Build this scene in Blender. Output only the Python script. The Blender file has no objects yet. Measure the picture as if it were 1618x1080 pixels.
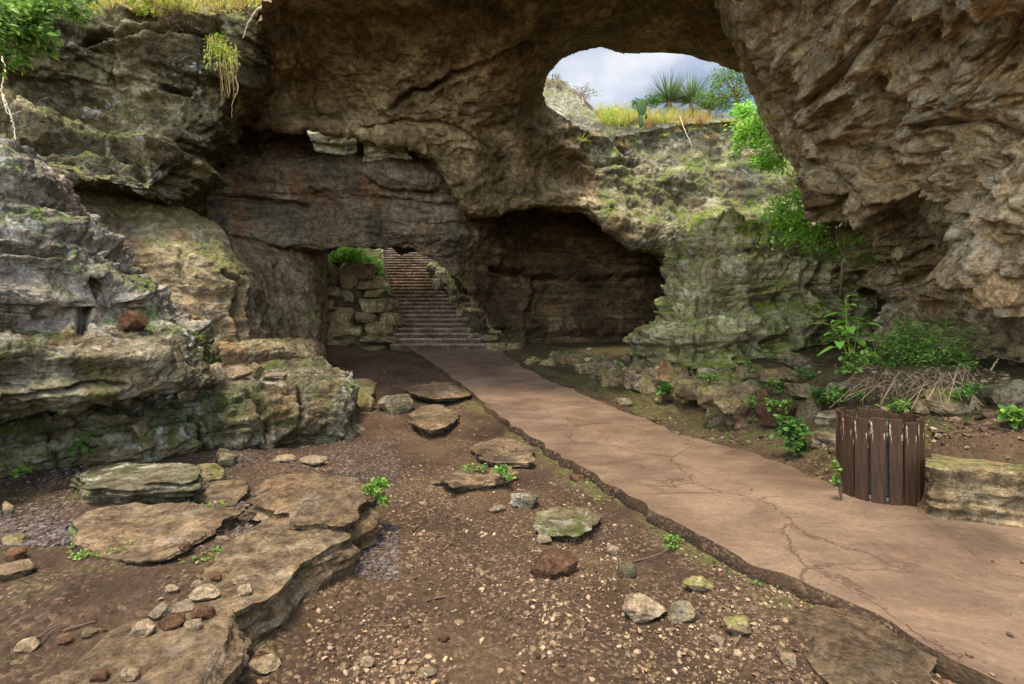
import bpy, bmesh, math, random
import numpy as np
from mathutils import Vector, Matrix

S = bpy.context.scene
C = S.collection
F, HX, HY, CH = 764.0, 809.0, 510.0, 1.6      # focal length and horizon of the picture, eye height

# ------------------------------------------------------------------ camera
cam = bpy.data.cameras.new('camera'); co = bpy.data.objects.new('camera', cam); C.objects.link(co)
co.location = (0, 0, CH); co.rotation_euler = (math.radians(90), 0, 0)
cam.sensor_width = 36; cam.lens = 36 * F / 1618; cam.shift_y = -30 / 1618
cam.clip_start = 0.05; cam.clip_end = 5000
S.camera = co
S.view_settings.view_transform = 'Standard'; S.view_settings.look = 'None'
S.view_settings.exposure = 1.95; S.view_settings.gamma = 1
S.render.engine = 'CYCLES'
S.cycles.max_bounces = 8; S.cycles.diffuse_bounces = 5

# ------------------------------------------------------------------ sky and sun
SUN_EL, SUN_AZ = math.radians(75), math.radians(215)     # azimuth clockwise from +Y : behind and left of the camera
w = bpy.data.worlds.new('World'); S.world = w; w.use_nodes = True
nt = w.node_tree; N = nt.nodes; N.clear()
out = N.new('ShaderNodeOutputWorld'); bg = N.new('ShaderNodeBackground')
sky = N.new('ShaderNodeTexSky'); sky.sky_type = 'NISHITA'; sky.sun_disc = False
sky.sun_elevation = SUN_EL; sky.sun_rotation = SUN_AZ; sky.air_density = 1.0; sky.dust_density = 1.5
tc = N.new('ShaderNodeTexCoord'); no = N.new('ShaderNodeTexNoise')
no.inputs['Scale'].default_value = 2.2; no.inputs['Detail'].default_value = 9; no.inputs['Roughness'].default_value = .55
mp = N.new('ShaderNodeMapping'); mp.inputs['Scale'].default_value = (1, 1, 2.2); mp.inputs['Location'].default_value = (.35, .1, .2)
rp = N.new('ShaderNodeValToRGB'); rp.color_ramp.elements[0].position = .44; rp.color_ramp.elements[1].position = .86
mx = N.new('ShaderNodeMixRGB'); mx.inputs[2].default_value = (8.5, 8.2, 7.8, 1)
nt.links.new(tc.outputs['Generated'], mp.inputs[0]); nt.links.new(mp.outputs[0], no.inputs['Vector'])
nt.links.new(no.outputs['Fac'], rp.inputs[0]); nt.links.new(rp.outputs[0], mx.inputs[0])
nt.links.new(sky.outputs[0], mx.inputs[1])
# sky scaled by direction: boosted behind the camera as added fill, dimmed ahead
dt = N.new('ShaderNodeVectorMath'); dt.operation = 'DOT_PRODUCT'; dt.inputs[1].default_value = (-.3, -.74, .6)
nt.links.new(tc.outputs['Generated'], dt.inputs[0])
mr = N.new('ShaderNodeMapRange'); mr.inputs[1].default_value = -.3; mr.inputs[2].default_value = .75; mr.inputs[3].default_value = .37; mr.inputs[4].default_value = 2.05
nt.links.new(dt.outputs['Value'], mr.inputs[0])
ml = N.new('ShaderNodeVectorMath'); ml.operation = 'SCALE'; nt.links.new(mx.outputs[0], ml.inputs[0]); nt.links.new(mr.outputs[0], ml.inputs['Scale'])
nt.links.new(ml.outputs[0], bg.inputs[0])
bg.inputs[1].default_value = 0.12
nt.links.new(bg.outputs[0], out.inputs[0])
sl = bpy.data.lights.new('sun', 'SUN'); so = bpy.data.objects.new('sun', sl); C.objects.link(so)
sl.energy = 2.0; sl.angle = math.radians(10); sl.color = (1, .94, .84)
sd = Vector((math.sin(SUN_AZ) * math.cos(SUN_EL), math.cos(SUN_AZ) * math.cos(SUN_EL), math.sin(SUN_EL)))
so.rotation_euler = sd.to_track_quat('Z', 'Y').to_euler(); so.location = (0, 0, 30)

# ------------------------------------------------------------------ helpers
def P(px, py, Y): return ((px - HX) * Y / F, Y, CH - (py - HY) * Y / F)
rng = np.random.RandomState(7)
_perm = rng.permutation(256); _perm = np.concatenate([_perm, _perm, _perm])
_g = rng.normal(size=(256, 3)); _g /= np.linalg.norm(_g, axis=1)[:, None]
def perlin(p):
    p = np.asarray(p, float); i = np.floor(p).astype(int); f = p - i; i &= 255
    u = f * f * f * (f * (f * 6 - 15) + 10); r = 0
    for dx in (0, 1):
        wx = u[:, 0] if dx else 1 - u[:, 0]; a = _perm[i[:, 0] + dx]
        for dy in (0, 1):
            wy = u[:, 1] if dy else 1 - u[:, 1]; b = _perm[a + i[:, 1] + dy & 511]
            for dz in (0, 1):
                wz = u[:, 2] if dz else 1 - u[:, 2]; c = _perm[b + i[:, 2] + dz & 511]
                g = _g[c]
                r = r + wx * wy * wz * (g[:, 0] * (f[:, 0] - dx) + g[:, 1] * (f[:, 1] - dy) + g[:, 2] * (f[:, 2] - dz))
    return r * 1.6
def fbm(p, o=4, gain=.5):
    s = 0; a = 1
    for k in range(o): s = s + a * perlin(p * 2.03 ** k + 17.3 * k); a *= gain
    return s
def ridged(p, o=4):
    s = 0; a = 1
    for k in range(o): s = s + a * (1 - 2 * np.abs(perlin(p * 2.03 ** k + 9.1 * k))); a *= .5
    return s - .6
def smooth(a, b, x):
    t = np.clip((x - a) / (b - a), 0, 1); return t * t * (3 - 2 * t)

def rock_disp(p, big=.3, mid=.12, strata=.12, fine=1., dip=(0, 0), sfreq=1.0, pit=0.):
    """height of the rock relief at world points p"""
    d = big * fbm(p * .42, 3)
    d += mid * ridged(p * .95 + 3, 3)
    h = fbm(p * np.array([.8, .8, 1.3]) + 61, 3) * 4.5; fl = np.floor(h); d += mid * .22 * (fl + smooth(.70, .98, h - fl))
    h = fbm(p * np.array([2.1, 2.1, 3.4]) + 83, 3) * 4; fl = np.floor(h); d += .018 * fine * (fl + smooth(.6, .95, h - fl))
    wz = p[:, 2] + dip[0] * p[:, 0] + dip[1] * p[:, 1] + .22 * fbm(p * .5 + 5, 2)
    q = np.stack([p[:, 0] * .22, p[:, 1] * .22, wz * 1.5 * sfreq], 1)
    n = perlin(q); d += strata * np.tanh(n * 4)
    q2 = np.stack([p[:, 0] * .5, p[:, 1] * .5, wz * 4.2 * sfreq], 1) + 31
    n2 = perlin(q2); m = .5 + .5 * np.tanh(2.5 * fbm(p * .6 + 11, 2))
    d += strata * (.42 * np.tanh(n2 * 4) - .55 * np.exp(-(n2 / .05) ** 2)) * (.35 + .65 * m)
    q3 = np.stack([p[:, 0] * 1.2, p[:, 1] * 1.2, wz * 10 * sfreq], 1) + 7; n3 = perlin(q3)
    d += strata * (.15 * np.tanh(n3 * 3) - .16 * np.exp(-(n3 / .06) ** 2)) * (.3 + m)
    n4 = perlin(np.stack([p[:, 0] * .9, p[:, 1] * .9, p[:, 2] * .35], 1) + 50 + .4 * fbm(p * .8, 2)[:, None])
    d -= .6 * mid * np.exp(-(n4 / .035) ** 2)
    d += .3 * mid * np.tanh(n4 * 4)
    if pit: d -= pit * smooth(.25, .6, perlin(p * 1.6 + 70)) + pit * .5 * smooth(.2, .5, perlin(p * 3.7 + 20))
    d += fine * (.05 * fbm(p * 3.3, 3, .65) + .02 * ridged(p * 6.5, 3))
    return d

def mesh_np(name, V, Fq, mat, parent=None, smooth_=True):
    me = bpy.data.meshes.new(name)
    V = np.asarray(V, np.float32); Fq = np.asarray(Fq, np.int32)
    me.vertices.add(len(V)); me.vertices.foreach_set('co', V.ravel())
    k = Fq.shape[1]; me.loops.add(Fq.size); me.loops.foreach_set('vertex_index', Fq.ravel())
    me.polygons.add(len(Fq)); me.polygons.foreach_set('loop_start', np.arange(len(Fq), dtype=np.int32) * k)
    me.polygons.foreach_set('use_smooth', np.full(len(Fq), smooth_))
    me.update(calc_edges=True); me.validate()
    if mat: me.materials.append(mat)
    o = bpy.data.objects.new(name, me); C.objects.link(o)
    if parent: o.parent = parent
    return o
def tag(o, label=None, cat=None, group=None, kind=None):
    if label: o['label'] = label
    if cat: o['category'] = cat
    if group: o['group'] = group
    if kind: o['kind'] = kind
    return o
def empty(name, loc, label, cat, group=None):
    o = bpy.data.objects.new(name, None); C.objects.link(o); o.location = loc; o.empty_display_size = .1
    return tag(o, label, cat, group)

def catmull(pts, n, t=None):
    """resample the control rows pts (k, ...) to n samples, centripetal-ish by chord length t"""
    pts = np.asarray(pts, float); k = len(pts)
    if t is None: t = np.linspace(0, 1, k)
    m = np.zeros_like(pts)
    sh = (-1,) + (1,) * (pts.ndim - 1)
    dt = np.diff(t).reshape(sh); dl = np.diff(pts, axis=0) / dt
    m[0] = dl[0]; m[-1] = dl[-1]
    m[1:-1] = (dl[:-1] * dt[1:] + dl[1:] * dt[:-1]) / (dt[1:] + dt[:-1])
    m[1:-1] *= .85
    x = np.linspace(0, 1, n); j = np.clip(np.searchsorted(t, x, 'right') - 1, 0, k - 2)
    h = (t[j + 1] - t[j]).reshape(sh); s = ((x - t[j]).reshape(sh)) / h
    return (2*s**3-3*s**2+1)*pts[j] + (s**3-2*s**2+s)*h*m[j] + (-2*s**3+3*s**2)*pts[j+1] + (s**3-s**2)*h*m[j+1]
def inpoly(x, y, poly):
    r = np.zeros(x.shape, bool); n = len(poly)
    for i in range(n):
        x1, y1 = poly[i]; x2, y2 = poly[(i + 1) % n]
        c = ((y1 > y) != (y2 > y)); xx = (x2 - x1) * (y - y1) / (y2 - y1 + 1e-12) + x1
        r ^= c & (x < xx)
    return r
def loft(name, rows, nu, nv, mat, disp, cuts=(), flip=False, amp=None, parent=None, grooves=()):
    """rows: list of rows, each a list of (px,py,Y). Relief is pushed along the surface normal (towards the eye side)."""
    A = np.array(rows, float)                                   # R, K, 3
    def chord(B):
        W = np.stack(P(B[..., 0], B[..., 1], B[..., 2]), -1)
        d = np.linalg.norm(np.diff(W, axis=0), axis=-1).mean(axis=1); d = np.maximum(d, d.max() * .08)
        px = np.abs(np.diff(B[..., :2], axis=0)).sum(-1).mean(1) / 60; d = d + px      # share the vertices by picture size too
        t = np.concatenate([[0], np.cumsum(d)]); return t / t[-1]
    B = catmull(A, nv, chord(A)).transpose(1, 0, 2)
    B = catmull(B, nu, chord(A.transpose(1, 0, 2))).transpose(1, 0, 2)   # nv, nu, 3
    W = np.stack(P(B[..., 0], B[..., 1], B[..., 2]), -1)
    def normals(W):
        du = np.gradient(W, axis=1); dv = np.gradient(W, axis=0); n = np.cross(du, dv)
        n /= np.linalg.norm(n, axis=-1, keepdims=True) + 1e-9; return n
    n = normals(W)
    mid_ = n[nv // 2, nu // 2]; toc = np.array([0, 0, CH]) - W[nv // 2, nu // 2]
    if (mid_ @ toc < 0) != flip: n = -n
    for _ in range(6):                                          # soften the normals so folds do not self cross
        n[1:-1, 1:-1] = (n[1:-1, 1:-1] + n[:-2, 1:-1] + n[2:, 1:-1] + n[1:-1, :-2] + n[1:-1, 2:]) / 5
    n /= np.linalg.norm(n, axis=-1, keepdims=True) + 1e-9
    d = disp(W.reshape(-1, 3)).reshape(nv, nu)
    if amp is not None: d = d * amp(B)
    for line, wd, dp in grooves:                                # open cracks and joints: (polyline, width, depth)
        jx = B[..., 0] + 5 * fbm(W.reshape(-1, 3) * 2.1, 3).reshape(nv, nu); jy = B[..., 1] + 5 * fbm(W.reshape(-1, 3) * 2.1 + 40, 3).reshape(nv, nu); dm = np.full((nv, nu), 1e9)
        for (x1, y1), (x2, y2) in zip(line[:-1], line[1:]):
            t = np.clip(((jx - x1) * (x2 - x1) + (jy - y1) * (y2 - y1)) / ((x2 - x1) ** 2 + (y2 - y1) ** 2), 0, 1); dm = np.minimum(dm, np.hypot(jx - x1 - t * (x2 - x1), jy - y1 - t * (y2 - y1)))
        d = d - dp * np.exp(-(dm / wd) ** 2) + dp * .25 * np.exp(-((dm - wd * 2.2) / (wd * 1.5)) ** 2)
    W2 = W + n * d[..., None]
    idx = np.arange(nv * nu).reshape(nv, nu)
    Fq = np.stack([idx[:-1, :-1], idx[:-1, 1:], idx[1:, 1:], idx[1:, :-1]], -1).reshape(-1, 4)
    if cuts:
        cx = B[..., 0].ravel()[Fq].mean(1); cy = B[..., 1].ravel()[Fq].mean(1); keep = np.ones(len(Fq), bool)
        for poly in cuts: keep &= ~inpoly(cx, cy, poly)
        Fq = Fq[keep]
    if not flip if (mid_ @ toc < 0) else flip: Fq = Fq[:, ::-1]
    return mesh_np(name, W2.reshape(-1, 3), Fq, mat, parent)

# ------------------------------------------------------------------ materials
def lin(c): return tuple(((v / 255) / 12.92 if v / 255 < .04045 else ((v / 255 + .055) / 1.055) ** 2.4) for v in c) + (1,)
class NT:
    def __init__(s, name):
        s.m = bpy.data.materials.new(name); s.m.use_nodes = True; s.t = s.m.node_tree; s.t.nodes.clear()
        s.out = s.n('OutputMaterial'); s.b = s.n('BsdfPrincipled'); s.l(s.b, 0, s.out, 0)
        s.b.inputs['Roughness'].default_value = .85; s.b.inputs['Specular IOR Level'].default_value = .08
        s.geo = s.n('NewGeometry')
    def n(s, k, **kw):
        x = s.t.nodes.new('ShaderNode' + k)
        for a, b in kw.items(): setattr(x, a, b)
        return x
    def l(s, a, i, b, j): s.t.links.new(a.outputs[i], b.inputs[j])
    def pos(s, scale=(1, 1, 1), rot=(0, 0, 0), src=None):
        m = s.n('Mapping'); m.inputs['Scale'].default_value = scale; m.inputs['Rotation'].default_value = rot
        if src is None: s.l(s.geo, 'Position', m, 0)
        else: s.l(src, 'Object', m, 0)
        return m
    def noise(s, vec, scale, det=6, rough=.6, dist=0.):
        x = s.n('TexNoise'); s.l(vec, 0, x, 'Vector'); x.inputs['Scale'].default_value = scale
        x.inputs['Detail'].default_value = det; x.inputs['Roughness'].default_value = rough; x.inputs['Distortion'].default_value = dist
        return x
    def ramp(s, src, a, b, out='Fac', ca=(0, 0, 0, 1), cb=(1, 1, 1, 1), mids=()):
        r = s.n('ValToRGB'); s.l(src, out, r, 0); e = r.color_ramp.elements
        e[0].position = a; e[0].color = ca; e[1].position = b; e[1].color = cb
        for p_, c_ in mids: q = e.new(p_); q.color = c_
        return r
    def mix(s, fac, a, b, mode='MIX', f=1.):
        x = s.n('MixRGB', blend_type=mode)
        if fac is None: x.inputs[0].default_value = f
        else: s.l(fac, 0, x, 0)
        for i, v in ((1, a), (2, b)):
            if isinstance(v, tuple): x.inputs[i].default_value = v
            else: s.l(v, 0, x, i)
        return x
    def math(s, op, a, b=0., clamp=False):
        x = s.n('Math', operation=op, use_clamp=clamp)
        for i, v in ((0, a), (1, b)):
            if isinstance(v, (int, float)): x.inputs[i].default_value = v
            elif isinstance(v, tuple): s.l(v[0], v[1], x, i)
            else: s.l(v, 0, x, i)
        return x
    def bump(s, h, strength, dist, prev=None):
        x = s.n('Bump'); x.inputs['Strength'].default_value = strength; x.inputs['Distance'].default_value = dist
        s.l(h, 0, x, 'Height')
        if prev: s.l(prev, 0, x, 'Normal')
        return x

def rock_mat(name, dark, mid, light, moss=.3, mosscol=(62, 74, 26), lichen=.3, warm=.35, warmcol=(150, 96, 52), sc=1., strata=.5, soot=0.,
             bumps=1., rough=.88, local=False, rot=(0, 0, 0), mossup=1.):
    s = NT(name)
    src = None
    if local: src = s.n('TexCoord')
    v = s.pos(src=src); vs = s.pos((.35, .35, 4.5), rot, src)
    n1 = s.noise(v, .9 * sc, 9, .65, .6); base = s.ramp(n1, .30, .70, ca=lin(dark), cb=lin(light), mids=((.5, lin(mid)),))
    n2 = s.noise(vs, 1.3 * sc, 8, .65, .5); st = s.ramp(n2, .35, .68, ca=(.42, .40, .38, 1), cb=(1.25, 1.22, 1.18, 1))
    c = s.mix(None, base, st, 'MULTIPLY', strata)
    nw = s.noise(v, .55 * sc, 6, .6, 1.2); fw = s.ramp(nw, .56 - .08 * warm, .74 - .1 * warm, cb=(min(1, warm * 1.6),) * 3 + (1,))
    c = s.mix(fw, c, lin(warmcol))
    # weathering: dark pits and pale lichen crusts
    n3 = s.noise(v, 7 * sc, 8, .75, .3); pt = s.ramp(n3, .38, .6, ca=(.3, .28, .25, 1), cb=(1.25, 1.25, 1.25, 1)); c = s.mix(None, c, pt, 'MULTIPLY', .85)
    if soot:
        nk = s.noise(s.pos((1, 1, .35), src=src), .42 * sc, 6, .6, .8); fk = s.ramp(nk, .40, .62, cb=(soot,) * 3 + (1,)); c = s.mix(fk, c, lin((38, 31, 25)))
    n4 = s.noise(v, 4.2 * sc, 10, .72, .8); n4b = s.noise(v, .8 * sc, 4, .5)
    fl = s.math('MULTIPLY', s.ramp(n4, .53, .60), s.ramp(n4b, .42, .62)); fl = s.math('MULTIPLY', fl, lichen)
    c = s.mix(fl, c, lin((176, 172, 156)))
    if moss:
        sx = s.n('SeparateXYZ'); s.l(s.geo, 'Normal', sx, 0)
        up = s.math('MULTIPLY_ADD', (sx, 2), .16 * mossup); up.inputs[2].default_value = 0
        nm = s.noise(v, .75 * sc, 10, .7, .4); ad = s.math('ADD', (nm, 'Fac'), up)
        fm = s.ramp(ad, .66 - .26 * moss, .76 - .24 * moss, out=0)
        nf = s.noise(v, 16, 5, .7); mc = s.ramp(nf, .3, .72, ca=lin(tuple(int(q * .5) for q in mosscol)), cb=lin(tuple(min(255, int(q * 1.35)) for q in mosscol)))
        br = s.ramp(s.noise(v, 6.5 * sc, 7, .7), .40, .56); fm = s.math('MULTIPLY', fm, br); fm = s.math('MULTIPLY', fm, .92)
        c = s.mix(fm, c, mc)
    nf2 = s.noise(v, 34 * sc, 6, .75); c = s.mix(None, c, s.ramp(nf2, .36, .64, ca=(.55, .54, .52, 1), cb=(1.28, 1.28, 1.28, 1)), 'MULTIPLY', .75)
    if local:
        oi = s.n('ObjectInfo'); c = s.mix(None, c, s.ramp(oi, 0, 1, out='Random', ca=(.62, .64, .66, 1), cb=(1.12, 1.08, 1.02, 1)), 'MULTIPLY', .9)
    s.l(c, 0, s.b, 'Base Color'); s.b.inputs['Roughness'].default_value = rough
    hb = s.noise(v, 5 * sc, 10, .72, .3); b0 = s.bump(hb, .5 * bumps, .14)
    hr = s.noise(v, 6 * sc, 7, .6, .4); hr.noise_type = 'RIDGED_MULTIFRACTAL'; hr.inputs['Offset'].default_value = 1.; hr.inputs['Gain'].default_value = 1.6; b1 = s.bump(hr, .45 * bumps, .045, b0)
    b2 = s.bump(n2, .5 * bumps * strata * 1.6, .14, b1); hb3 = s.noise(v, 26 * sc, 6, .7); b3 = s.bump(hb3, .5 * bumps, .03, b2)
    vo = s.n('TexVoronoi', feature='DISTANCE_TO_EDGE'); s.l(s.mix(None, v, hb, 'ADD', .35), 0, vo, 'Vector'); vo.inputs['Scale'].default_value = 1.7 * sc
    vr = s.ramp(vo, 0, .035, out='Distance'); b4 = s.bump(vr, .35 * bumps, .05, b3)
    wv_ = s.mix(None, v, s.noise(v, 3.2 * sc, 5, .7), 'ADD', .5); vf = s.n('TexVoronoi'); s.l(wv_, 0, vf, 'Vector'); vf.inputs['Scale'].default_value = 4.6 * sc; vf.inputs['Randomness'].default_value = 1
    b5 = s.bump(vf, .42 * bumps, .07, b4)
    vp = s.n('TexVoronoi'); s.l(wv_, 0, vp, 'Vector'); vp.inputs['Scale'].default_value = 15 * sc; b6 = s.bump(vp, .3 * bumps, .02, b5)
    s.l(b6, 0, s.b, 'Normal')
    return s.m
M = {}
M['roof'] = rock_mat('roof_rock', (84, 71, 48), (142, 124, 90), (198, 180, 140), moss=.3, mosscol=(92, 88, 46), lichen=.12, warm=.25, warmcol=(146, 114, 76), strata=.5, soot=.4, bumps=.6)
M['recess'] = rock_mat('dark_recess_rock', (56, 45, 32), (98, 79, 55), (146, 120, 86), moss=.05, lichen=.03, warm=.3, warmcol=(116, 80, 46), strata=1., soot=.4, bumps=.7)  # darker rock tone for the recess side of the rear wall
M['rear'] = rock_mat('recess_rock', (78, 70, 56), (118, 106, 86), (160, 146, 122), moss=.1, mosscol=(88, 84, 44), lichen=.05, warm=.5, warmcol=(134, 94, 58), strata=.5, soot=.3, bumps=.6)
M['cliff'] = rock_mat('cliff_rock', (64, 57, 38), (108, 97, 68), (164, 151, 112), moss=.38, mosscol=(96, 104, 52), lichen=.55, warm=.3, warmcol=(136, 104, 66), strata=.7)
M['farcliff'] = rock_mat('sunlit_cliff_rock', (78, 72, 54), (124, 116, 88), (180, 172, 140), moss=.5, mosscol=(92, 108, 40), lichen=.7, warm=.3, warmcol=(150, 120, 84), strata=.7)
M['pillar'] = rock_mat('pale_pitted_rock', (84, 76, 64), (134, 123, 106), (196, 186, 168), moss=.34, mosscol=(70, 84, 34), lichen=.7, warm=.35, warmcol=(140, 108, 72), strata=.25)
M['leftwall'] = rock_mat('smooth_beige_rock', (78, 67, 48), (118, 102, 75), (160, 142, 110), moss=.3, mosscol=(88, 90, 44), lichen=.25, warm=.5, warmcol=(138, 96, 64), strata=.4, bumps=.6)
M['ledge'] = rock_mat('mossy_ledge_rock', (54, 48, 36), (96, 87, 65), (150, 142, 114), moss=.78, mosscol=(66, 76, 28), lichen=.7, warm=.35, warmcol=(124, 92, 56), strata=.7, mossup=-.1)
M['boulder'] = rock_mat('mossy_boulder_rock', (112, 104, 70), (176, 166, 120), (226, 216, 174), moss=.7, mosscol=(112, 124, 38), lichen=.9, warm=.2, warmcol=(140, 112, 70), strata=.9)
M['right'] = rock_mat('warm_overhang_rock', (112, 93, 64), (184, 160, 118), (232, 216, 180), moss=.12, mosscol=(112, 104, 52), lichen=.45, warm=.5, warmcol=(176, 136, 86), strata=.5, bumps=1.1)
M['slab'] = rock_mat('brown_slab_rock', (54, 44, 31), (92, 75, 53), (134, 112, 82), moss=.3, mosscol=(62, 74, 28), lichen=.15, warm=.3, warmcol=(116, 86, 58), strata=.08, sc=1.6, bumps=.8, mossup=-.7)
M['mossstone'] = rock_mat('mossy_small_rock', (70, 62, 44), (112, 102, 76), (158, 146, 114), moss=.42, mosscol=(70, 84, 30), lichen=.4, warm=.2, strata=.3, sc=2.6, mossup=.2)
M['stone'] = rock_mat('loose_pale_stone', (112, 94, 70), (158, 136, 106), (200, 180, 148), moss=.1, lichen=.35, warm=.5, warmcol=(178, 128, 88), strata=.2, sc=3.5, local=True)
M['brownstone'] = rock_mat('loose_brown_stone', (72, 52, 36), (108, 78, 54), (140, 106, 76), moss=.05, lichen=.1, warm=.15, warmcol=(112, 78, 54), strata=.2, sc=3.5, local=True)
M['bench'] = rock_mat('stained_tan_bench_rock', (62, 50, 34), (112, 94, 66), (160, 138, 102), moss=.4, mosscol=(88, 88, 40), lichen=.3, warm=.4, strata=.3)
M['wallstone'] = rock_mat('stacked_wall_stone', (92, 76, 52), (142, 122, 86), (184, 164, 124), moss=.36, mosscol=(90, 92, 36), lichen=.25, warm=.4, warmcol=(140, 104, 62), strata=.3, sc=1.8)

def ground_mat():
    s = NT('dirt_and_gravel'); v = s.pos()
    n1 = s.noise(v, .8, 8, .6, .3); base = s.ramp(n1, .32, .68, ca=lin((40, 29, 19)), cb=lin((80, 62, 42)), mids=((.5, lin((58, 44, 30))),))
    vo = s.n('TexVoronoi'); s.l(v, 0, vo, 'Vector'); vo.inputs['Scale'].default_value = 52; vo.inputs['Randomness'].default_value = 1
    hs = s.n('SeparateColor'); s.l(vo, 'Color', hs, 0)
    peb = s.ramp(hs, .15, .95, out=0, ca=lin((48, 36, 27)), cb=lin((120, 98, 72)), mids=((.7, lin((70, 54, 38))),))
    patch = s.ramp(s.noise(v, 1.1, 6, .65, .5), .42, .58, cb=(.62,) * 3 + (1,)); c = s.mix(patch, base, peb)
    n3 = s.noise(v, 30, 5, .7); c = s.mix(None, c, s.ramp(n3, .3, .7, ca=(.55,) * 3 + (1,), cb=(1.25,) * 3 + (1,)), 'MULTIPLY', .8)
    at_ = s.n('Attribute'); at_.attribute_name = 'moss'; nm = s.noise(v, 1.1, 9, .7, .3)
    ad = s.math('MULTIPLY_ADD', (at_, 'Fac'), .24); s.l(nm, 'Fac', ad, 2); fm = s.ramp(ad, .62, .72, out=0, cb=(.8,) * 3 + (1,))
    c = s.mix(s.math('MULTIPLY', fm, s.ramp(s.noise(v, 9, 6, .7), .42, .58)), c, lin((66, 70, 30)))
    s.l(c, 0, s.b, 'Base Color'); s.b.inputs['Roughness'].default_value = .95
    b1 = s.bump(s.noise(v, 9, 9, .7), .5, .06)
    dd = s.math('SUBTRACT', 1., (vo, 'Distance')); b2 = s.bump(dd, .5, .012, b1); b3 = s.bump(s.noise(v, 60, 4, .7), .4, .01, b2)
    s.l(b3, 0, s.b, 'Normal'); return s.m
M['dirt'] = ground_mat()
def path_mat():
    s = NT('worn_path_concrete'); v = s.pos(); va = s.pos((.8, 1.3, 1), (0, 0, .9))
    n1 = s.noise(v, .7, 8, .6, .4); base = s.ramp(n1, .3, .7, ca=lin((76, 60, 45)), cb=lin((108, 88, 68)))
    n2 = s.noise(va, 1.8, 9, .62, .8); c = s.mix(None, base, s.ramp(n2, .34, .66, ca=(.66, .64, .62, 1), cb=(1.18, 1.16, 1.12, 1)), 'MULTIPLY', .9)
    gz_ = s.ramp(s.noise(va, .55, 7, .6, .6), .60, .72, cb=(.55,) * 3 + (1,)); c = s.mix(gz_, c, lin((112, 102, 94)))
    c = s.mix(s.ramp(s.noise(v, 2.1, 6, .65, .5), .58, .72, cb=(.5,) * 3 + (1,)), c, lin((116, 86, 64)))
    n3 = s.noise(v, 22, 6, .72); c = s.mix(None, c, s.ramp(n3, .34, .66, ca=(.74,) * 3 + (1,), cb=(1.14,) * 3 + (1,)), 'MULTIPLY', .8)
    wv = s.mix(None, v, s.noise(v, 1.3, 6, .65), 'ADD', .9)
    vo = s.n('TexVoronoi', feature='DISTANCE_TO_EDGE'); s.l(wv, 0, vo, 'Vector'); vo.inputs['Scale'].default_value = .8
    ms = s.ramp(s.noise(v, .8, 3, .5), .34, .5)
    cr = s.ramp(vo, .0, .013, out='Distance', ca=(1, 1, 1, 1), cb=(0, 0, 0, 1)); cr = s.math('MULTIPLY', cr, ms)
    c = s.mix(s.math('MULTIPLY', cr, .8), c, lin((74, 52, 38)))
    s.l(c, 0, s.b, 'Base Color'); s.b.inputs['Roughness'].default_value = .78
    b1 = s.bump(n2, .6, .08); b2 = s.bump(s.noise(v, 9, 9, .7), .5, .04, b1); inv = s.math('SUBTRACT', 1., cr); b3 = s.bump(inv, .6, .02, b2)
    b4 = s.bump(n3, .3, .008, b3); s.l(b4, 0, s.b, 'Normal'); return s.m
M['path'] = path_mat()
def leaf_mat(name, c1, c2, trans=.35):
    s = NT(name); r = s.n('ValToRGB'); s.l(s.geo, 'Random Per Island', r, 0)
    r.color_ramp.elements[0].color = lin(c1); r.color_ramp.elements[1].color = lin(c2)
    s.l(r, 0, s.b, 'Base Color'); s.b.inputs['Roughness'].default_value = .55
    t = s.n('BsdfTranslucent'); s.l(r, 0, t, 0); m = s.n('MixShader'); m.inputs[0].default_value = trans
    s.l(s.b, 0, m, 1); s.l(t, 0, m, 2); s.l(m, 0, s.out, 0); return s.m
M['leaf'] = leaf_mat('fresh_green_leaf', (62, 92, 34), (122, 148, 62))
M['leafbright'] = leaf_mat('bright_spring_leaf', (104, 158, 44), (172, 208, 92))
M['leafdark'] = leaf_mat('dark_green_leaf', (44, 74, 30), (88, 118, 50))
M['leafyel'] = leaf_mat('yellow_green_leaf', (120, 148, 44), (190, 196, 84))
M['grass'] = leaf_mat('green_gold_grass', (130, 148, 54), (206, 190, 100))
M['dry'] = leaf_mat('dry_straw_grass', (150, 118, 72), (206, 178, 118), .2)
M['deadstem'] = leaf_mat('grey_brown_stems', (92, 76, 56), (140, 120, 90), .05)
M['drybrown'] = leaf_mat('dead_brown_stems', (84, 64, 50), (140, 112, 88), .1)
M['yucca'] = leaf_mat('grey_green_spike', (74, 92, 56), (128, 144, 100), .15)
M['pad'] = leaf_mat('cactus_green', (50, 68, 34), (66, 84, 42), .03)
def plain(name, col, rough=.8, spec=.25, metal=0., var=.3, sc=20):
    s = NT(name); c = s.n('TexCoord'); v = s.pos(src=c); n = s.noise(v, sc, 6, .7)
    r = s.ramp(n, .3, .7, ca=lin(tuple(int(q * (1 - var)) for q in col)), cb=lin(tuple(min(255, int(q * (1 + var * .6))) for q in col)))
    s.l(r, 0, s.b, 'Base Color'); s.b.inputs['Roughness'].default_value = rough; s.b.inputs['Metallic'].default_value = metal
    s.b.inputs['Specular IOR Level'].default_value = spec; b = s.bump(n, .3, .004); s.l(b, 0, s.b, 'Normal'); return s.m
M['bark'] = plain('pale_bark', (134, 108, 84)); M['root'] = plain('pale_root', (170, 150, 118)); M['twig'] = plain('brown_twig', (86, 62, 46))
M['metal'] = plain('grey_metal', (120, 118, 116), .45, .5, .6, .2, 12)
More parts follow.
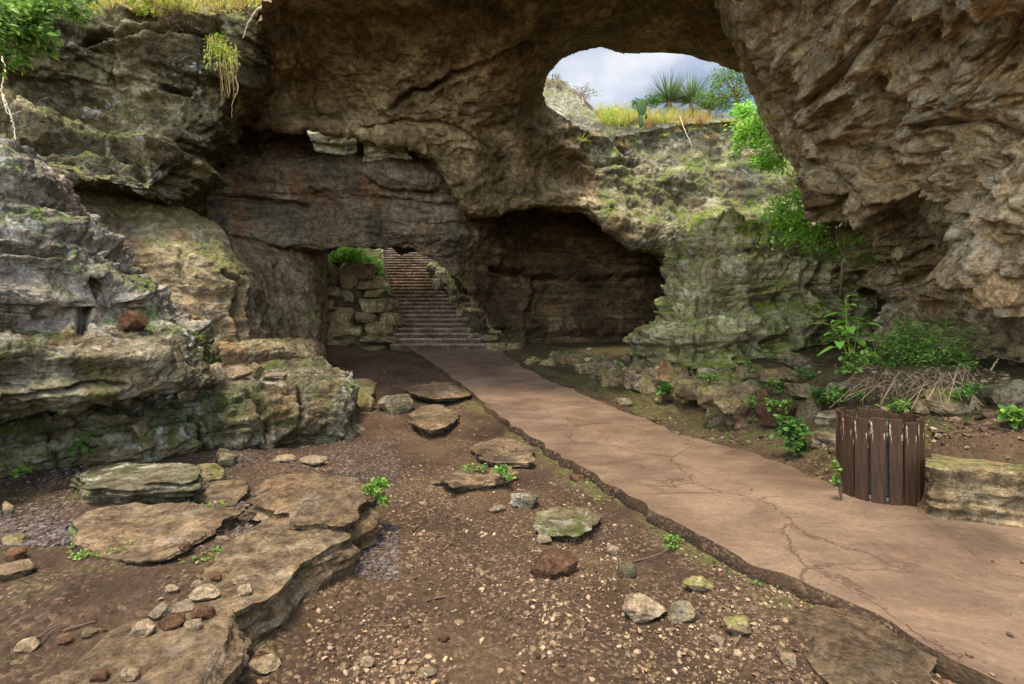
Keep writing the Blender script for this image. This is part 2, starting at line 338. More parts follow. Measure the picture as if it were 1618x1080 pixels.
def wood_mat():
    s = NT('scratched_brown_paint'); c = s.n('TexCoord'); v = s.pos((9, 9, .9), src=c)
    n = s.noise(v, 5, 7, .7, .2); r = s.ramp(n, .3, .7, ca=lin((36, 26, 18)), cb=lin((68, 49, 34)))
    ns = s.noise(v, 3.1, 5, .62, .6); f = s.ramp(ns, .65, .67); c2 = s.mix(f, r, lin((176, 146, 116)))
    s.l(c2, 0, s.b, 'Base Color'); s.b.inputs['Roughness'].default_value = .62; b = s.bump(n, .35, .004); s.l(b, 0, s.b, 'Normal'); return s.m
M['wood'] = wood_mat()
# ------------------------------------------------------------------ ground height
ZP = np.array([(-60, 0), (6, 0), (8, .12), (10, .33), (12, .58), (14, .83), (14.6, .84), (40, .84)], float)
def zpath(Y): return np.interp(Y, ZP[:, 0], ZP[:, 1])
def ypath(py):                                            # depth at which the path shows at picture row py
    Ys = np.linspace(1.5, 14.6, 3000); r = HY + F * (CH - zpath(Ys)) / Ys
    return np.interp(py, r[::-1], Ys[::-1])
def edge(pts):
    py = np.array([p[1] for p in pts], float); px = np.array([p[0] for p in pts], float); Y = ypath(py)
    o = np.argsort(Y); return Y[o], ((px - HX) * Y / F)[o]
EL = edge([(644, 551), (668, 563), (707, 590), (738, 612), (765, 637), (800, 664), (850, 696), (900, 727), (948, 752), (990, 776), (1060, 822), (1095, 838), (1160, 868),
           (1225, 901), (1300, 938), (1380, 972), (1450, 1008), (1560, 1066), (1700, 1150)])
ER = edge([(783, 551), (827, 580), (873, 603), (923, 623), (1007, 657), (1079, 688), (1180, 712), (1278, 750), (1335, 772), (1400, 790), (1450, 803), (1500, 813), (1618, 829), (1800, 850), (2200, 900), (3500, 1150)])
def xl(Y): return np.interp(Y, EL[0], EL[1])
def xr(Y): return np.interp(Y, ER[0], ER[1])
CP = [(600, 1080, -.12), (809, 1080, -.12), (1050, 1080, -.1), (1250, 1040, -.1), (700, 930, -.12), (900, 900, -.1), (1050, 950, -.1), (1100, 900, -.1), (640, 830, -.1), (800, 800, -.1),
      (640, 740, -.08), (780, 720, -.08), (610, 680, -.02), (720, 670, -.02), (580, 640, .1), (680, 625, .15), (560, 605, .3), (640, 595, .38), (540, 575, .55), (600, 565, .68), (620, 552, .84), (520, 556, .84), (450, 565, .8),
      (20, 1000, .1), (150, 940, .1), (60, 870, .1), (200, 800, .1), (60, 790, .08), (350, 760, .06), (420, 730, .02), (300, 860, .1), (500, 715, 0), (-200, 900, .1), (480, 760, -.02), (150, 1070, .08), (330, 950, .08),
      (1200, 712, .0), (1130, 690, 0), (1010, 645, .1), (940, 612, .27), (880, 590, .42), (830, 570, .62), (830, 553, .84), (950, 578, .5), (1090, 640, .18), (1180, 668, .15),
      (1150, 620, .42), (1240, 655, .42), (1210, 610, .6), (1100, 600, .5), (1040, 590, .5), (1300, 590, .85), (1400, 620, .75), (1500, 640, .7), (1600, 640, .75), (1480, 610, .9), (1310, 660, .5), (1300, 720, .0), (1800, 700, .7), (1560, 600, 1.0), (1450, 580, 1.1), (1350, 560, 1.2), (960, 568, .6), (1010, 571, .6), (900, 567, .65)]
CX = np.array([[(px - HX) / F * (F * (CH - z) / (py - HY)), F * (CH - z) / (py - HY), z] for px, py, z in CP])
CX = np.vstack([CX, [(-20, 3, .5), (-12, 12, 1.2), (14, 6, .9), (12, 14, 1.6), (0, -10, -.1), (-10, -10, .1), (10, -8, 0), (0, 30, .84), (-8, 22, .9)]])
_D = np.sqrt(((CX[:, None, :2] - CX[None, :, :2]) ** 2).sum(-1) + .3); _n = len(CX)
_A = np.zeros((_n + 1, _n + 1)); _A[:_n, :_n] = _D - .12 * np.eye(_n); _A[:_n, _n] = 1; _A[_n, :_n] = 1
CW = np.linalg.solve(_A, np.append(CX[:, 2], 0))
def gz(X, Y, detail=True):
    X = np.asarray(X, float); Y = np.asarray(Y, float); sh = X.shape; x = X.ravel(); y = Y.ravel()
    z = np.zeros_like(x)
    for k in range(len(CX)): z += CW[k] * np.sqrt((x - CX[k, 0]) ** 2 + (y - CX[k, 1]) ** 2 + .3)
    z = np.clip(z + CW[-1], -.3, 2.2)
    lft = xl(y); rgt = xr(y); zp = zpath(y)
    on = smooth(14.9, 14.2, y)
    a = smooth(-.7, -.05, x - lft) * (x <= (lft + rgt) / 2) * on       # left shoulder lies 8 cm under the slab
    b = smooth(.7, 0., x - rgt) * (x > (lft + rgt) / 2) * on
    z = z * (1 - a) + (zp - .085 - .02 * smooth(9, 6, y)) * a; z = z * (1 - b) + (zp - .035) * b
    if detail:
        p = np.stack([x, y, np.zeros_like(x)], 1)
        k = 1 - smooth(-.25, 0, x - lft) * smooth(.15, 0, x - rgt) * .8
        z = z + k * (.05 * fbm(p * .9, 3) + .022 * fbm(p * 3.1 + 4, 3, .6) + .009 * ridged(p * 9, 2))
        inside = (x > lft + .02) & (x < rgt - .02) & (y < 14.6); z = np.where(inside, np.minimum(z, zp - .06), z)
    return z.reshape(sh)
def grid_faces(nv, nu):
    i = np.arange(nv * nu).reshape(nv, nu); return np.stack([i[:-1, :-1], i[:-1, 1:], i[1:, 1:], i[1:, :-1]], -1).reshape(-1, 4)
# ground: rows spread evenly in the picture near the eye, widely elsewhere
Yr = np.concatenate([np.linspace(-25, 1.4, 12), F * 1.6 / np.linspace(870, 48, 520), np.linspace(26, 60, 8)])
U = np.concatenate([np.linspace(-6, -1.25, 14), np.linspace(-1.2, 1.2, 640), np.linspace(1.25, 6, 14)])
YY = np.repeat(Yr[:, None], len(U), 1); XX = U[None, :] * np.maximum(YY, 4.0) * 1.0
nearU = np.maximum(np.abs(YY), 2.2); XX = np.where(YY < 4, U[None, :] * (nearU + 0 * YY), U[None, :] * YY)
XX = np.where(YY < 2.2, U[None, :] * 2.2 * (1 + np.clip(2.2 - YY, 0, 30) * .25), XX)
gm = mesh_np('ground', np.stack([XX, YY, gz(XX, YY)], -1).reshape(-1, 3), grid_faces(len(Yr), len(U)), M['dirt'])
tag(gm, kind='structure')
gx, gy = XX.ravel(), YY.ravel()
ms = 1. * ((gx > xr(gy)) & (gy > 4.5)) * smooth(0, .5, gx - xr(gy)) + .45 * smooth(-1.0, -1.4, gx) * smooth(5.5, 4, gy) + .8 * smooth(.45, .1, xl(gy) - gx) * (gx < xl(gy)) * (gy < 9)
at_ = gm.data.attributes.new('moss', 'FLOAT', 'POINT'); at_.data.foreach_set('value', ms.astype(np.float32))
# path slab
n1, n2 = 420, 120
Yp = np.concatenate([np.linspace(-3, 1.5, 20), F * 1.6 / np.linspace(810, 62, n1 - 40)[:n1 - 40]]); Yp = Yp[Yp < 14.0]; Yp = np.append(Yp, 14.02)
t = np.linspace(0, 1, n2); YYp = np.repeat(Yp[:, None], n2, 1)
jag = lambda y, s: .03 * np.tanh(5 * perlin(np.stack([y * 3.1, y * 0 + s + 4, y * 0], 1))) + .035 * fbm(np.stack([y * 1.7, y * 0 + s, y * 0], 1), 3) + .012 * perlin(np.stack([y * 9, y * 0 + s, y * 0], 1))
XL = xl(Yp) + jag(Yp, 3.3); XR = xr(Yp) + jag(Yp, 8.1)
XXp = XL[:, None] * (1 - t) + XR[:, None] * t
pz = zpath(YYp) + .012 * fbm(np.stack([XXp.ravel() * .9, YYp.ravel() * .9, 0 * XXp.ravel()], 1), 4).reshape(XXp.shape)
pz -= .02 * smooth(.12, .5, perlin(np.stack([XXp.ravel() * 2.3, YYp.ravel() * 2.3, 0 * XXp.ravel() + 3], 1))).reshape(XXp.shape) * np.exp(-((t * (XR - XL)[:, None]) / .15) ** 2)
Vp = np.stack([XXp, YYp, pz], -1)
def skirt(c, dx):
    r = [c]
    for k, dz in enumerate((.05, .11, .17, .26)):
        q = c.copy(); q[:, 2] -= dz; q[:, 0] += dx * (.02 * perlin(np.stack([c[:, 1] * 6, c[:, 1] * 0 + k * 3, c[:, 1] * 0], 1)) - (.02 if k < 2 else .0)); r.append(q)
    return r[1:]
Ls = skirt(Vp[:, 0], 1)[::-1]; Rs = skirt(Vp[:, -1], -1)
Vp = np.concatenate([np.stack(Ls, 1), Vp, np.stack(Rs, 1)], 1)
po = mesh_np('path', Vp.reshape(-1, 3), grid_faces(Vp.shape[0], Vp.shape[1]), M['path']); tag(po, kind='structure'); po.data.set_sharp_from_angle(angle=.8)
po.data.materials.append(M['dirt']); k_ = np.arange(len(po.data.polygons)) % (Vp.shape[1] - 1); po.data.polygons.foreach_set('material_index', ((k_ < 4) | (k_ >= Vp.shape[1] - 5)).astype(np.int32))

# ------------------------------------------------------------------ the cave: roof, walls and cliffs
HOLE = [(862, 165), (858, 148), (862, 130), (868, 115), (885, 95), (915, 80), (935, 77), (950, 75), (966, 80), (985, 85), (1030, 84), (1085, 89), (1130, 99), (1165, 113), (1210, 118),
        (1600, 125), (1600, 195), (1240, 188), (1160, 190), (1080, 196), (1000, 212), (945, 218), (915, 205), (880, 178)]
cols = [
 [(600,-300,7.7),(455,-60,7.5),(415,30,8.8),(385,100,9.6),(368,160,10.2),(350,210,10.8),(318,262,11.3),(296,310,13.5)],
 [(620,-300,7.7),(480,-60,7.8),(440,40,9.4),(415,110,10.4),(400,155,11.0),(388,185,11.4),(372,206,11.6),(384,190,16.5)],
 [(650,-300,7.7),(520,-60,8),(490,40,9.8),(485,110,11),(482,150,11.4),(480,180,11.7),(478,197,11.6),(478,185,17)],
 [(690,-300,7.7),(590,-60,8),(572,40,9.8),(570,110,10.9),(572,160,11.4),(572,195,11.7),(570,212,11.8),(570,200,17)],
 [(740,-300,7.7),(660,-60,8),(650,40,9.8),(650,110,10.8),(650,165,11.4),(650,205,11.8),(650,226,11.9),(650,205,17)],
 [(790,-300,7.7),(745,-60,8),(740,40,9.8),(740,110,10.9),(740,180,11.6),(740,250,12.3),(740,325,13.0),(737,310,15)],
 [(850,-300,7.7),(830,-60,8),(828,40,10),(830,110,11.2),(833,180,12.2),(835,250,12.9),(835,322,13.4),(835,305,16)],
 [(910,-300,7.7),(912,-60,8.2),(915,40,10.4),(918,85,12),(922,190,14.2),(925,260,14.2),(925,328,14),(925,312,17)],
 [(960,-300,7.7),(985,-60,8.2),(998,40,10.6),(1000,85,12),(1000,212,15.5),(1000,300,15),(1002,376,14.2),(1002,360,18)],
 [(1010,-300,7.7),(1060,-60,8.2),(1078,40,10.4),(1082,90,11.8),(1080,196,16.2),(1078,290,15.6),(1068,386,14.6),(1068,420,17)],
 [(1080,-300,7.7),(1150,-60,8),(1175,50,10.2),(1180,115,11.5),(1180,192,16.6),(1190,290,15.8),(1190,400,14.8),(1190,600,14.8)],
 [(1180,-300,7.7),(1270,-60,8),(1300,60,10),(1300,125,11),(1300,192,16.8),(1310,290,15.5),(1310,400,14.5),(1310,600,14)],
 [(1300,-300,7.7),(1400,-60,8),(1480,60,10),(1480,125,11),(1480,195,16.8),(1500,290,15.5),(1500,400,14.5),(1500,600,14)]]
def rrows(c): return [[col[i] for col in c] for i in range(len(c[0]))]
def amp_roof(B):
    x, y = B[..., 0], B[..., 1]; dm = np.full(x.shape, 1e9)               # the near rim of the skylight is worn smooth
    for (x1, y1), (x2, y2) in zip(HOLE[:14], HOLE[1:15]):
        t = np.clip(((x - x1) * (x2 - x1) + (y - y1) * (y2 - y1)) / ((x2 - x1) ** 2 + (y2 - y1) ** 2), 0, 1); dm = np.minimum(dm, np.hypot(x - x1 - t * (x2 - x1), y - y1 - t * (y2 - y1)))
    a = 1 - .85 * smooth(60, 12, dm); p = P(x, y, B[..., 2])[1]
    return a * (1 - .55 * smooth(.80, 1., np.linspace(0, 1, x.shape[0]))[:, None])
tag(loft('cave_roof', rrows(cols), 560, 400, M['roof'], lambda p: rock_disp(p, .26, .07, .07, .8, (.05, .1), .8, .06), [HOLE], amp=amp_roof, grooves=[([(622,168),(650,148),(700,128),(760,108),(820,78),(858,62)], 4, .28), ([(452,20),(470,70),(455,130),(400,190),(350,240)], 5, .14), ([(560,210),(640,190),(720,200),(800,260)], 4, .10), ([(880,240),(940,262),(1010,258)], 4, .16), ([(640,20),(700,60),(780,60)], 5, .12)]), kind='structure')
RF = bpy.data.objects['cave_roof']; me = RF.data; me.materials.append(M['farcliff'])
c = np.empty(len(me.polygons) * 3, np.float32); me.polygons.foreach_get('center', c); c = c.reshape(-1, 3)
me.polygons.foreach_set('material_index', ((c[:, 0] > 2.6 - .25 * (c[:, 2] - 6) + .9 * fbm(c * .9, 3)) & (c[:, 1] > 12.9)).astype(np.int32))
# rear wall under the bridge, with the arch over the stairs
ARCH = [(480, 408), (505, 401), (515, 393), (540, 388), (570, 388), (600, 391), (650, 401), (680, 411), (705, 424), (722, 440), (738, 462), (758, 488), (778, 515), (800, 545), (806, 640), (480, 640)]
GAPS = [[(482, 200), (568, 200), (560, 236), (520, 238), (496, 232)], [(573, 214), (632, 218), (650, 240), (632, 246), (606, 256), (574, 256)]]
rows = [
 [(230,170,13.4),(350,180,13.4),(480,185,13.8),(600,195,14),(700,190,14.4),(760,230,14.8),(850,260,15.5),(950,290,17),(1120,330,18.5)],
 [(250,260,12.2),(350,262,12.3),(480,265,12.6),(600,272,12.8),(700,285,13.0),(760,300,13.8),(850,312,15.6),(950,325,17.4),(1120,350,18.5)],
 [(260,320,11.8),(350,325,12.3),(480,330,12.9),(600,335,13.3),(690,345,13.5),(745,350,14.2),(850,362,16.6),(950,370,17.4),(1120,400,18)],
 [(270,350,11.5),(350,368,12),(510,397,12.9),(600,390,13.6),(690,414,14.1),(730,445,14.5),(850,440,16.6),(950,440,17.1),(1120,450,17.5)],
 [(270,345,13),(350,360,13.2),(515,392,13.9),(605,382,14.6),(733,448,15.2),(766,495,14.8),(860,510,16.2),(950,510,16.6),(1120,520,17)],
 [(270,330,15),(350,345,15),(520,372,15.2),(605,372,15.8),(785,556,16),(803,566,14.9),(868,590,15.4),(950,590,15.5),(1120,600,15.8)]]
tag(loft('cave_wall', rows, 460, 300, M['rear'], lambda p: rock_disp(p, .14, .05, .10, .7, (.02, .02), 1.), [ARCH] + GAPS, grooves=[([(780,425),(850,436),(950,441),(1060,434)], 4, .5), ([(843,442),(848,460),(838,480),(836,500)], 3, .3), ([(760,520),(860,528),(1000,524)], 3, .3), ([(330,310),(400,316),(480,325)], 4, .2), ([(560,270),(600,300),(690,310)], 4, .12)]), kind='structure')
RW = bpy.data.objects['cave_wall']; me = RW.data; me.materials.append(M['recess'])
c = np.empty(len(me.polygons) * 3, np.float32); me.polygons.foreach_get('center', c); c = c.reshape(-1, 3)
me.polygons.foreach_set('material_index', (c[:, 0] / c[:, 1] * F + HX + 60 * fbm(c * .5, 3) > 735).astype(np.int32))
# upper left cliff
cols = [
 [(200,130,12),(-250,-60,6.5),(-250,40,6.4),(-250,120,6.5),(-250,190,6),(-250,250,5.8),(-250,275,6.8)],
 [(250,150,12.5),(-50,5,8),(-50,60,8),(-50,120,8.2),(-50,165,7.4),(-50,235,7),(-50,262,8)],
 [(300,150,13),(60,8,8.6),(60,70,8.6),(60,130,8.9),(60,180,8.1),(50,262,7.5),(50,282,9)],
 [(340,150,13),(160,8,9),(160,80,9),(160,150,9.3),(165,205,8.7),(160,296,8.3),(160,310,10)],
 [(400,150,13),(270,10,9.3),(265,80,9.3),(265,160,9.5),(260,235,9),(250,318,9),(250,330,11)],
 [(460,150,13),(350,5,9.3),(335,80,9.4),(325,150,9.6),(305,230,9.6),(285,328,9.7),(287,340,11.5)],
 [(520,140,13),(428,-12,9),(400,60,9.4),(374,140,9.8),(348,212,10.2),(303,322,10.4),(300,335,12)],
 [(560,120,13),(450,-12,11),(420,60,11.5),(395,140,12),(365,212,12.4),(315,322,12.4),(310,335,13)]]
tag(loft('cliff', rrows(cols), 300, 300, M['cliff'], lambda p: rock_disp(p, .22, .12, .19, 1.1, (.12, .05), 1.1, .05), grooves=[([(130,62),(230,60),(330,58)], 4, .25), ([(30,150),(90,165),(160,180),(220,180)], 5, .35), ([(40,205),(100,212),(150,222),(165,232)], 3.5, .3), ([(185,225),(215,245),(225,280)], 6, .35), ([(260,140),(300,152)], 4, .3)]), kind='structure')
# smooth rear wall on the left
cols = [
 [(20,240,8.5),(20,330,8),(20,450,7.4),(20,570,7)],
 [(100,262,8.8),(100,350,8),(100,450,7.8),(100,570,7.5)],
 [(200,300,9.4),(200,380,8.6),(200,460,8.3),(200,570,8)],
 [(285,325,9.9),(300,390,9.0),(310,460,8.7),(310,570,8.6)],
 [(338,355,10.5),(352,400,9.3),(365,470,9.1),(370,570,9)],
 [(372,372,11.5),(392,430,10),(405,490,9.8),(410,570,9.6)],
 [(420,378,12.5),(440,430,12),(455,490,11.8),(465,570,11.5)],
 [(480,385,13.5),(492,430,13.2),(498,490,13),(505,570,12.8)],
 [(510,385,16),(515,430,15.8),(520,490,15.5),(525,570,15)]]
tag(loft('rock_wall', rrows(cols), 300, 200, M['leftwall'], lambda p: rock_disp(p, .12, .05, .03, .45, (.1, .05), 1.), grooves=[([(352,430),(372,450),(370,500),(378,540)], 4, .25), ([(440,420),(445,500),(440,540)], 4, .2), ([(286,400),(290,450)], 3, .1)]), kind='structure')
# right-hand overhang
rows = [
 [(960,-300,8),(1060,-300,5.2),(1250,-300,4.5),(1400,-300,4),(1700,-300,3.3),(2100,-300,3)],
 [(1130,-60,11),(1122,-60,7.8),(1250,-80,6.2),(1400,-80,5.4),(1618,-80,4.6),(2100,-80,3.6)],
 [(1180,60,13),(1160,60,9.4),(1270,60,7.4),(1400,60,6.2),(1618,60,5.2),(2100,60,4)],
 [(1215,150,13.5),(1194,140,10.4),(1290,150,8.2),(1420,150,6.8),(1618,170,5.4),(2100,170,4)],
 [(1250,230,13.5),(1229,225,10.8),(1310,240,8.6),(1430,260,7),(1618,290,5.3),(2100,280,4)],
 [(1300,280,13),(1268,268,10.4),(1340,300,8.1),(1450,325,6.9),(1618,380,5.5),(2100,400,4)],
 [(1345,345,12.5),(1332,345,10.2),(1395,345,8.8),(1470,352,7.7),(1618,430,5.9),(2100,450,4.2)],
 [(1400,420,12),(1384,420,10),(1430,400,9.4),(1500,405,8.7),(1618,490,6.5),(2100,520,4.5)],
 [(1425,490,12),(1408,480,10),(1460,470,9.4),(1540,490,8.3),(1618,560,7),(2100,600,4.8)],
 [(1430,620,11),(1425,600,10),(1500,610,8.6),(1570,620,7.6),(1640,660,6.6),(2100,720,4.6)]]
def amp_r(B):
    return 1 - .7 * smooth(60, 25, B[..., 0] - (1160 + (B[..., 1] - 60) * .42)) * smooth(300, 260, B[..., 1])
tag(loft('overhang', rows, 420, 420, M['right'], lambda p: rock_disp(p, .5, .24, .08, 1.2, (-.25, .1), .9, .2), amp=amp_r, grooves=[([(1165,60),(1205,120),(1225,180),(1275,255)], 5, .22), ([(1300,150),(1330,110),(1380,60),(1400,10)], 7, .35), ([(1340,345),(1420,335),(1500,330),(1560,350)], 6, .4), ([(1440,440),(1520,425),(1600,440)], 6, .3), ([(1280,250),(1330,265),(1345,300)], 6, .35), ([(1450,200),(1540,190),(1618,215)], 5, .2), ([(1400,390),(1480,400),(1560,395)], 4, .25), ([(1540,480),(1550,540),(1530,580)], 6, .3)]), kind='structure')
# mossy block in the middle right
rows = [
 [(1150,395,15),(1160,384,15.5),(1180,384,15.5),(1260,384,15.5),(1350,384,15),(1450,388,15)],
 [(1105,385,14),(1084,374,12.6),(1120,366,11.9),(1200,372,11.4),(1300,385,11.1),(1450,400,11)],
 [(1095,430,14.5),(1064,430,12.6),(1092,432,11.6),(1180,435,11.1),(1280,442,10.9),(1450,450,11.2)],
 [(1060,490,14.5),(1034,480,12.5),(1060,478,11.3),(1160,480,10.9),(1270,500,11),(1450,500,11.4)],
 [(1040,540,14.2),(1010,535,12.3),(1044,520,10.9),(1150,520,10.2),(1260,540,10.8),(1450,550,11.3)],
 [(1035,590,13.5),(1004,578,12),(1050,600,10.8),(1130,615,10.1),(1250,612,10.4),(1450,610,11)]]
D = loft('mossy_boulder', rows, 330, 260, M['boulder'], lambda p: rock_disp(p, .2, .2, .26, 1.1, (-.08, 0), 1.25), grooves=[([(1110,480),(1150,500),(1190,530),(1200,575)], 5, .4), ([(1100,408),(1170,402),(1260,410)], 4, .3), ([(1080,455),(1150,462),(1230,452)], 3.5, .22), ([(1240,470),(1250,520),(1262,570)], 6, .4), ([(1300,400),(1290,450),(1330,500)], 6, .4), ([(1040,575),(1100,588),(1160,590)], 4, .3)])
tag(D, 'huge layered rock block covered in green moss, right of the dark recess', 'boulder')
# front-left outcrop with its mossy ledge
rows = [
 [(-300,180,6.5),(-100,200,6.8),(0,232,7),(60,268,7.2),(105,310,7.2),(135,350,7.2),(160,380,7.4)],
 [(-300,205,4.6),(-100,222,4.8),(0,243,5.2),(60,272,5.6),(100,308,5.9),(135,345,6.2),(160,365,7.2)],
 [(-300,300,4.2),(-100,310,4.4),(0,310,4.9),(80,335,5.2),(135,370,5.6),(178,400,6.1),(195,405,7.2)],
 [(-300,400,4.0),(-100,400,4.2),(0,400,4.6),(90,420,4.9),(160,435,5.3),(218,445,6.0),(230,445,7.2)],
 [(-300,470,3.9),(-100,480,4.1),(0,490,4.6),(90,490,5.0),(150,480,5.4),(262,490,6.1),(280,490,7.2)],
 [(-300,525,3.7),(-100,525,4),(0,530,4.5),(110,528,4.8),(230,528,5.3),(316,545,6.0),(330,545,7)],
 [(-300,560,3.3),(-100,562,3.7),(0,556,4.1),(110,556,4.4),(230,562,4.9),(318,574,5.6),(338,570,6.6)],
 [(-300,640,3.2),(-100,632,3.6),(0,612,4.05),(110,606,4.35),(230,598,4.85),(322,592,5.6),(338,588,6.6)],
 [(-300,700,3.25),(-100,685,3.65),(0,665,4.15),(120,647,4.5),(230,628,4.95),(324,610,5.7),(338,604,6.6)],
 [(-300,690,4.1),(-100,675,4.5),(0,650,5),(120,635,5.3),(230,620,5.8),(318,604,6.4),(330,600,7)]]
def mo(p): return rock_disp(p, .10, .07, .09, .8, (-.06, 0), 1.5, .02)
def split_mat(o, zlo, mats):
    me = o.data; me.materials.append(mats)
    c = np.empty(len(me.polygons) * 3, np.float32); me.polygons.foreach_get('center', c); c = c.reshape(-1, 3)
    zt = zlo + .18 * fbm(c * 1.2, 3)
    me.polygons.foreach_set('material_index', (c[:, 2] < zt).astype(np.int32))
o = loft('rock_outcrop', rows, 400, 420, M['pillar'], mo, grooves=[([(-100,380),(0,388),(60,398),(112,402)], 3.5, .18), ([(150,445),(135,480),(128,520)], 7, .25), ([(0,625),(120,612),(200,606)], 3, .1), ([(60,330),(110,350),(165,392)], 4, .1)]); split_mat(o, 1.5, M['ledge'])
tag(o, 'tall pale pitted rock rising at the left edge over a mossy layered ledge', 'rock outcrop')
# long bench
rows = [
 [(-300,630,5.4),(0,636,5.6),(120,626,6.1),(230,612,6.6),(320,588,7.8),(420,576,8.8),(500,580,9.2),(535,588,8.9),(552,600,8.7)],
 [(-300,680,4.2),(0,672,4.8),(120,656,5.2),(230,638,5.7),(330,608,6.6),(420,598,7.2),(500,598,7.5),(542,606,7.5),(560,622,7.8)],
 [(-300,720,3.8),(0,698,4.62),(120,680,5.0),(230,662,5.35),(330,634,6.0),(400,618,6.4),(480,612,6.7),(548,622,7.0),(568,635,7.6)],
 [(-300,745,3.7),(0,712,4.55),(120,696,4.9),(230,680,5.25),(330,652,5.85),(400,632,6.25),(480,628,6.55),(553,636,6.85),(570,645,7.5)],
 [(-300,790,3.72),(0,738,4.55),(120,724,4.95),(230,708,5.25),(330,690,5.8),(400,682,6.1),(480,668,6.45),(552,664,6.75),(570,664,7.4)],
 [(-300,880,3.8),(0,785,4.65),(120,775,4.95),(230,765,5.25),(330,748,5.7),(400,728,6.2),(480,710,6.5),(550,702,6.8),(572,690,7.3)]]
o = loft('rock_ledge', rows, 460, 170, M['ledge'], lambda p: rock_disp(p, .06, .09, .07, .9, (-.03, 0), 1.4, .02), grooves=[([(395,618),(410,650),(420,690)], 5, .22), ([(300,650),(310,700),(330,740)], 4, .15), ([(150,690),(230,680),(300,665)], 3, .1), ([(470,615),(478,660)], 4, .12)])
tag(o, 'long waist-high rock bench running under the mossy outcrop to the dirt floor', 'rock ledge')
# back step
rows = [
 [(270,530,8.8),(400,540,10),(470,540,11.5),(500,542,12.2),(512,544,12.5)],
 [(270,548,7.4),(360,551,8.4),(450,550,9.6),(496,548,10.6),(510,550,11.5)],
 [(270,566,7.3),(360,566,8.3),(450,564,9.5),(500,562,10.4),(512,562,11.4)],
 [(270,610,7.3),(360,600,8.3),(450,598,9.5),(502,590,10.2),(514,585,11.2)]]
o = loft('rock_step', rows, 220, 60, M['leftwall'], lambda p: rock_disp(p, .03, .04, .05, .45, (0, 0), 2.2))
tag(o, 'low flat-topped tan rock step behind the bench, at the foot of the smooth wall', 'rock ledge')
# upland ground and hills behind the skylight, far cliffs behind the bridge
def sheet(name, x0, x1, y0, y1, nx, ny, zf, mat):
    X, Y = np.meshgrid(np.linspace(x0, x1, nx), np.linspace(y0, y1, ny)); Z = zf(X, Y)
    return mesh_np(name, np.stack([X, Y, Z], -1).reshape(-1, 3), grid_faces(ny, nx), mat)
def zu(X, Y):
    p = np.stack([X.ravel(), Y.ravel(), 0 * X.ravel()], 1)
    rise = 8.42 + .48 * (np.clip(Y, 0, 20) - 16.6) + 1.5 * smooth(3.9, 1.5, X) * smooth(16.4, 18.5, Y)
    z = rise + (.12 * fbm(p * .9, 4) + .10 * ridged(p * 1.9 + 4, 4) * (p[:, 0] < 4.2)).reshape(X.shape)
    return np.where(Y < 17.0, z - 1.6 * (17.0 - Y), z)
M['hill'] = rock_mat('grassy_rock_hill', (76, 72, 56), (118, 112, 88), (164, 156, 128), moss=.4, mosscol=(92, 100, 50), lichen=.6, warm=.3, warmcol=(150, 120, 74), strata=.3)
tag(sheet('hill', 1.0, 40, 16.6, 44, 560, 420, zu, M['hill']), kind='structure')
rows = [
 [(-500,60,30),(200,100,30),(420,120,30),(560,130,30),(700,150,26),(800,170,22),(830,175,21)],
 [(-500,80,26),(200,150,25),(420,200,24),(560,205,24),(700,220,23),(790,200,20),(830,200,19)],
 [(-500,240,25),(200,250,24.5),(420,260,24),(540,280,25),(700,300,25),(790,300,20),(830,300,18.6)],
 [(-500,400,24),(200,380,24),(420,380,24),(530,385,25),(700,410,25),(790,410,22),(830,400,18.4)],
 [(-500,600,24),(200,560,24),(420,560,24),(520,560,25),(720,560,25),(790,560,22),(830,560,18.4)]]
CUTB = [(0, 0)] * 3
tag(loft('far_cliff', rows, 240, 160, M['farcliff'], lambda p: rock_disp(p, .3, .2, .25, 1., (0, 0), 1.), []), kind='structure')

# ------------------------------------------------------------------ stairs
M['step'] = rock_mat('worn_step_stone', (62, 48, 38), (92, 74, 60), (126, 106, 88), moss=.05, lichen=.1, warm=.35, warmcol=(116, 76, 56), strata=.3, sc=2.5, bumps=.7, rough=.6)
M['nose'] = rock_mat('lit_tread_stone', (88, 74, 58), (130, 113, 92), (174, 156, 132), moss=.03, lichen=.1, warm=.1, strata=.2, sc=2.5, bumps=.5, rough=.55)  # treads coloured paler than the risers, painting in daylight that falls on them
st = empty('staircase', (-2.2, 14.1, .84), 'wide stone staircase climbing to daylight beyond the low arch', 'stairs')
def rbox(name, c, s, mat, parent, seed=0, r=.02, rough=.01, seg=(14, 4, 4), nose=False):
    """a hewn block: a subdivided box with worn edges"""
    bm = bmesh.new(); bmesh.ops.create_cube(bm, size=1)
    for v in bm.verts: v.co = Vector((v.co.x * s[0], v.co.y * s[1], v.co.z * s[2]))
    bmesh.ops.bevel(bm, geom=bm.edges[:], offset=min(r, min(s) * .4), segments=2, affect='EDGES')
    L = [e for e in bm.edges if abs(e.verts[0].co.x - e.verts[1].co.x) > s[0] * .5]
    bmesh.ops.subdivide_edges(bm, edges=L, cuts=seg[0], use_grid_fill=True)
    a = np.array([v.co[:] for v in bm.verts]); n = rough * np.stack([perlin(a * 4 + seed * 3.7 + k * 40) for k in range(3)], 1)
    for v, q in zip(bm.verts, n): v.co += Vector(q)
    me = bpy.data.meshes.new(name); bm.to_mesh(me); bm.free(); me.materials.append(mat)
    for p_ in me.polygons: p_.use_smooth = False
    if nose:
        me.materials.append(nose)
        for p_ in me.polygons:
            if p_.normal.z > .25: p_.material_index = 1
    ob = bpy.data.objects.new(name, me); C.objects.link(ob)
    if parent: ob.parent = parent; ob.location = Vector(c) - parent.location
    else: ob.location = c
    return ob
NS = 29
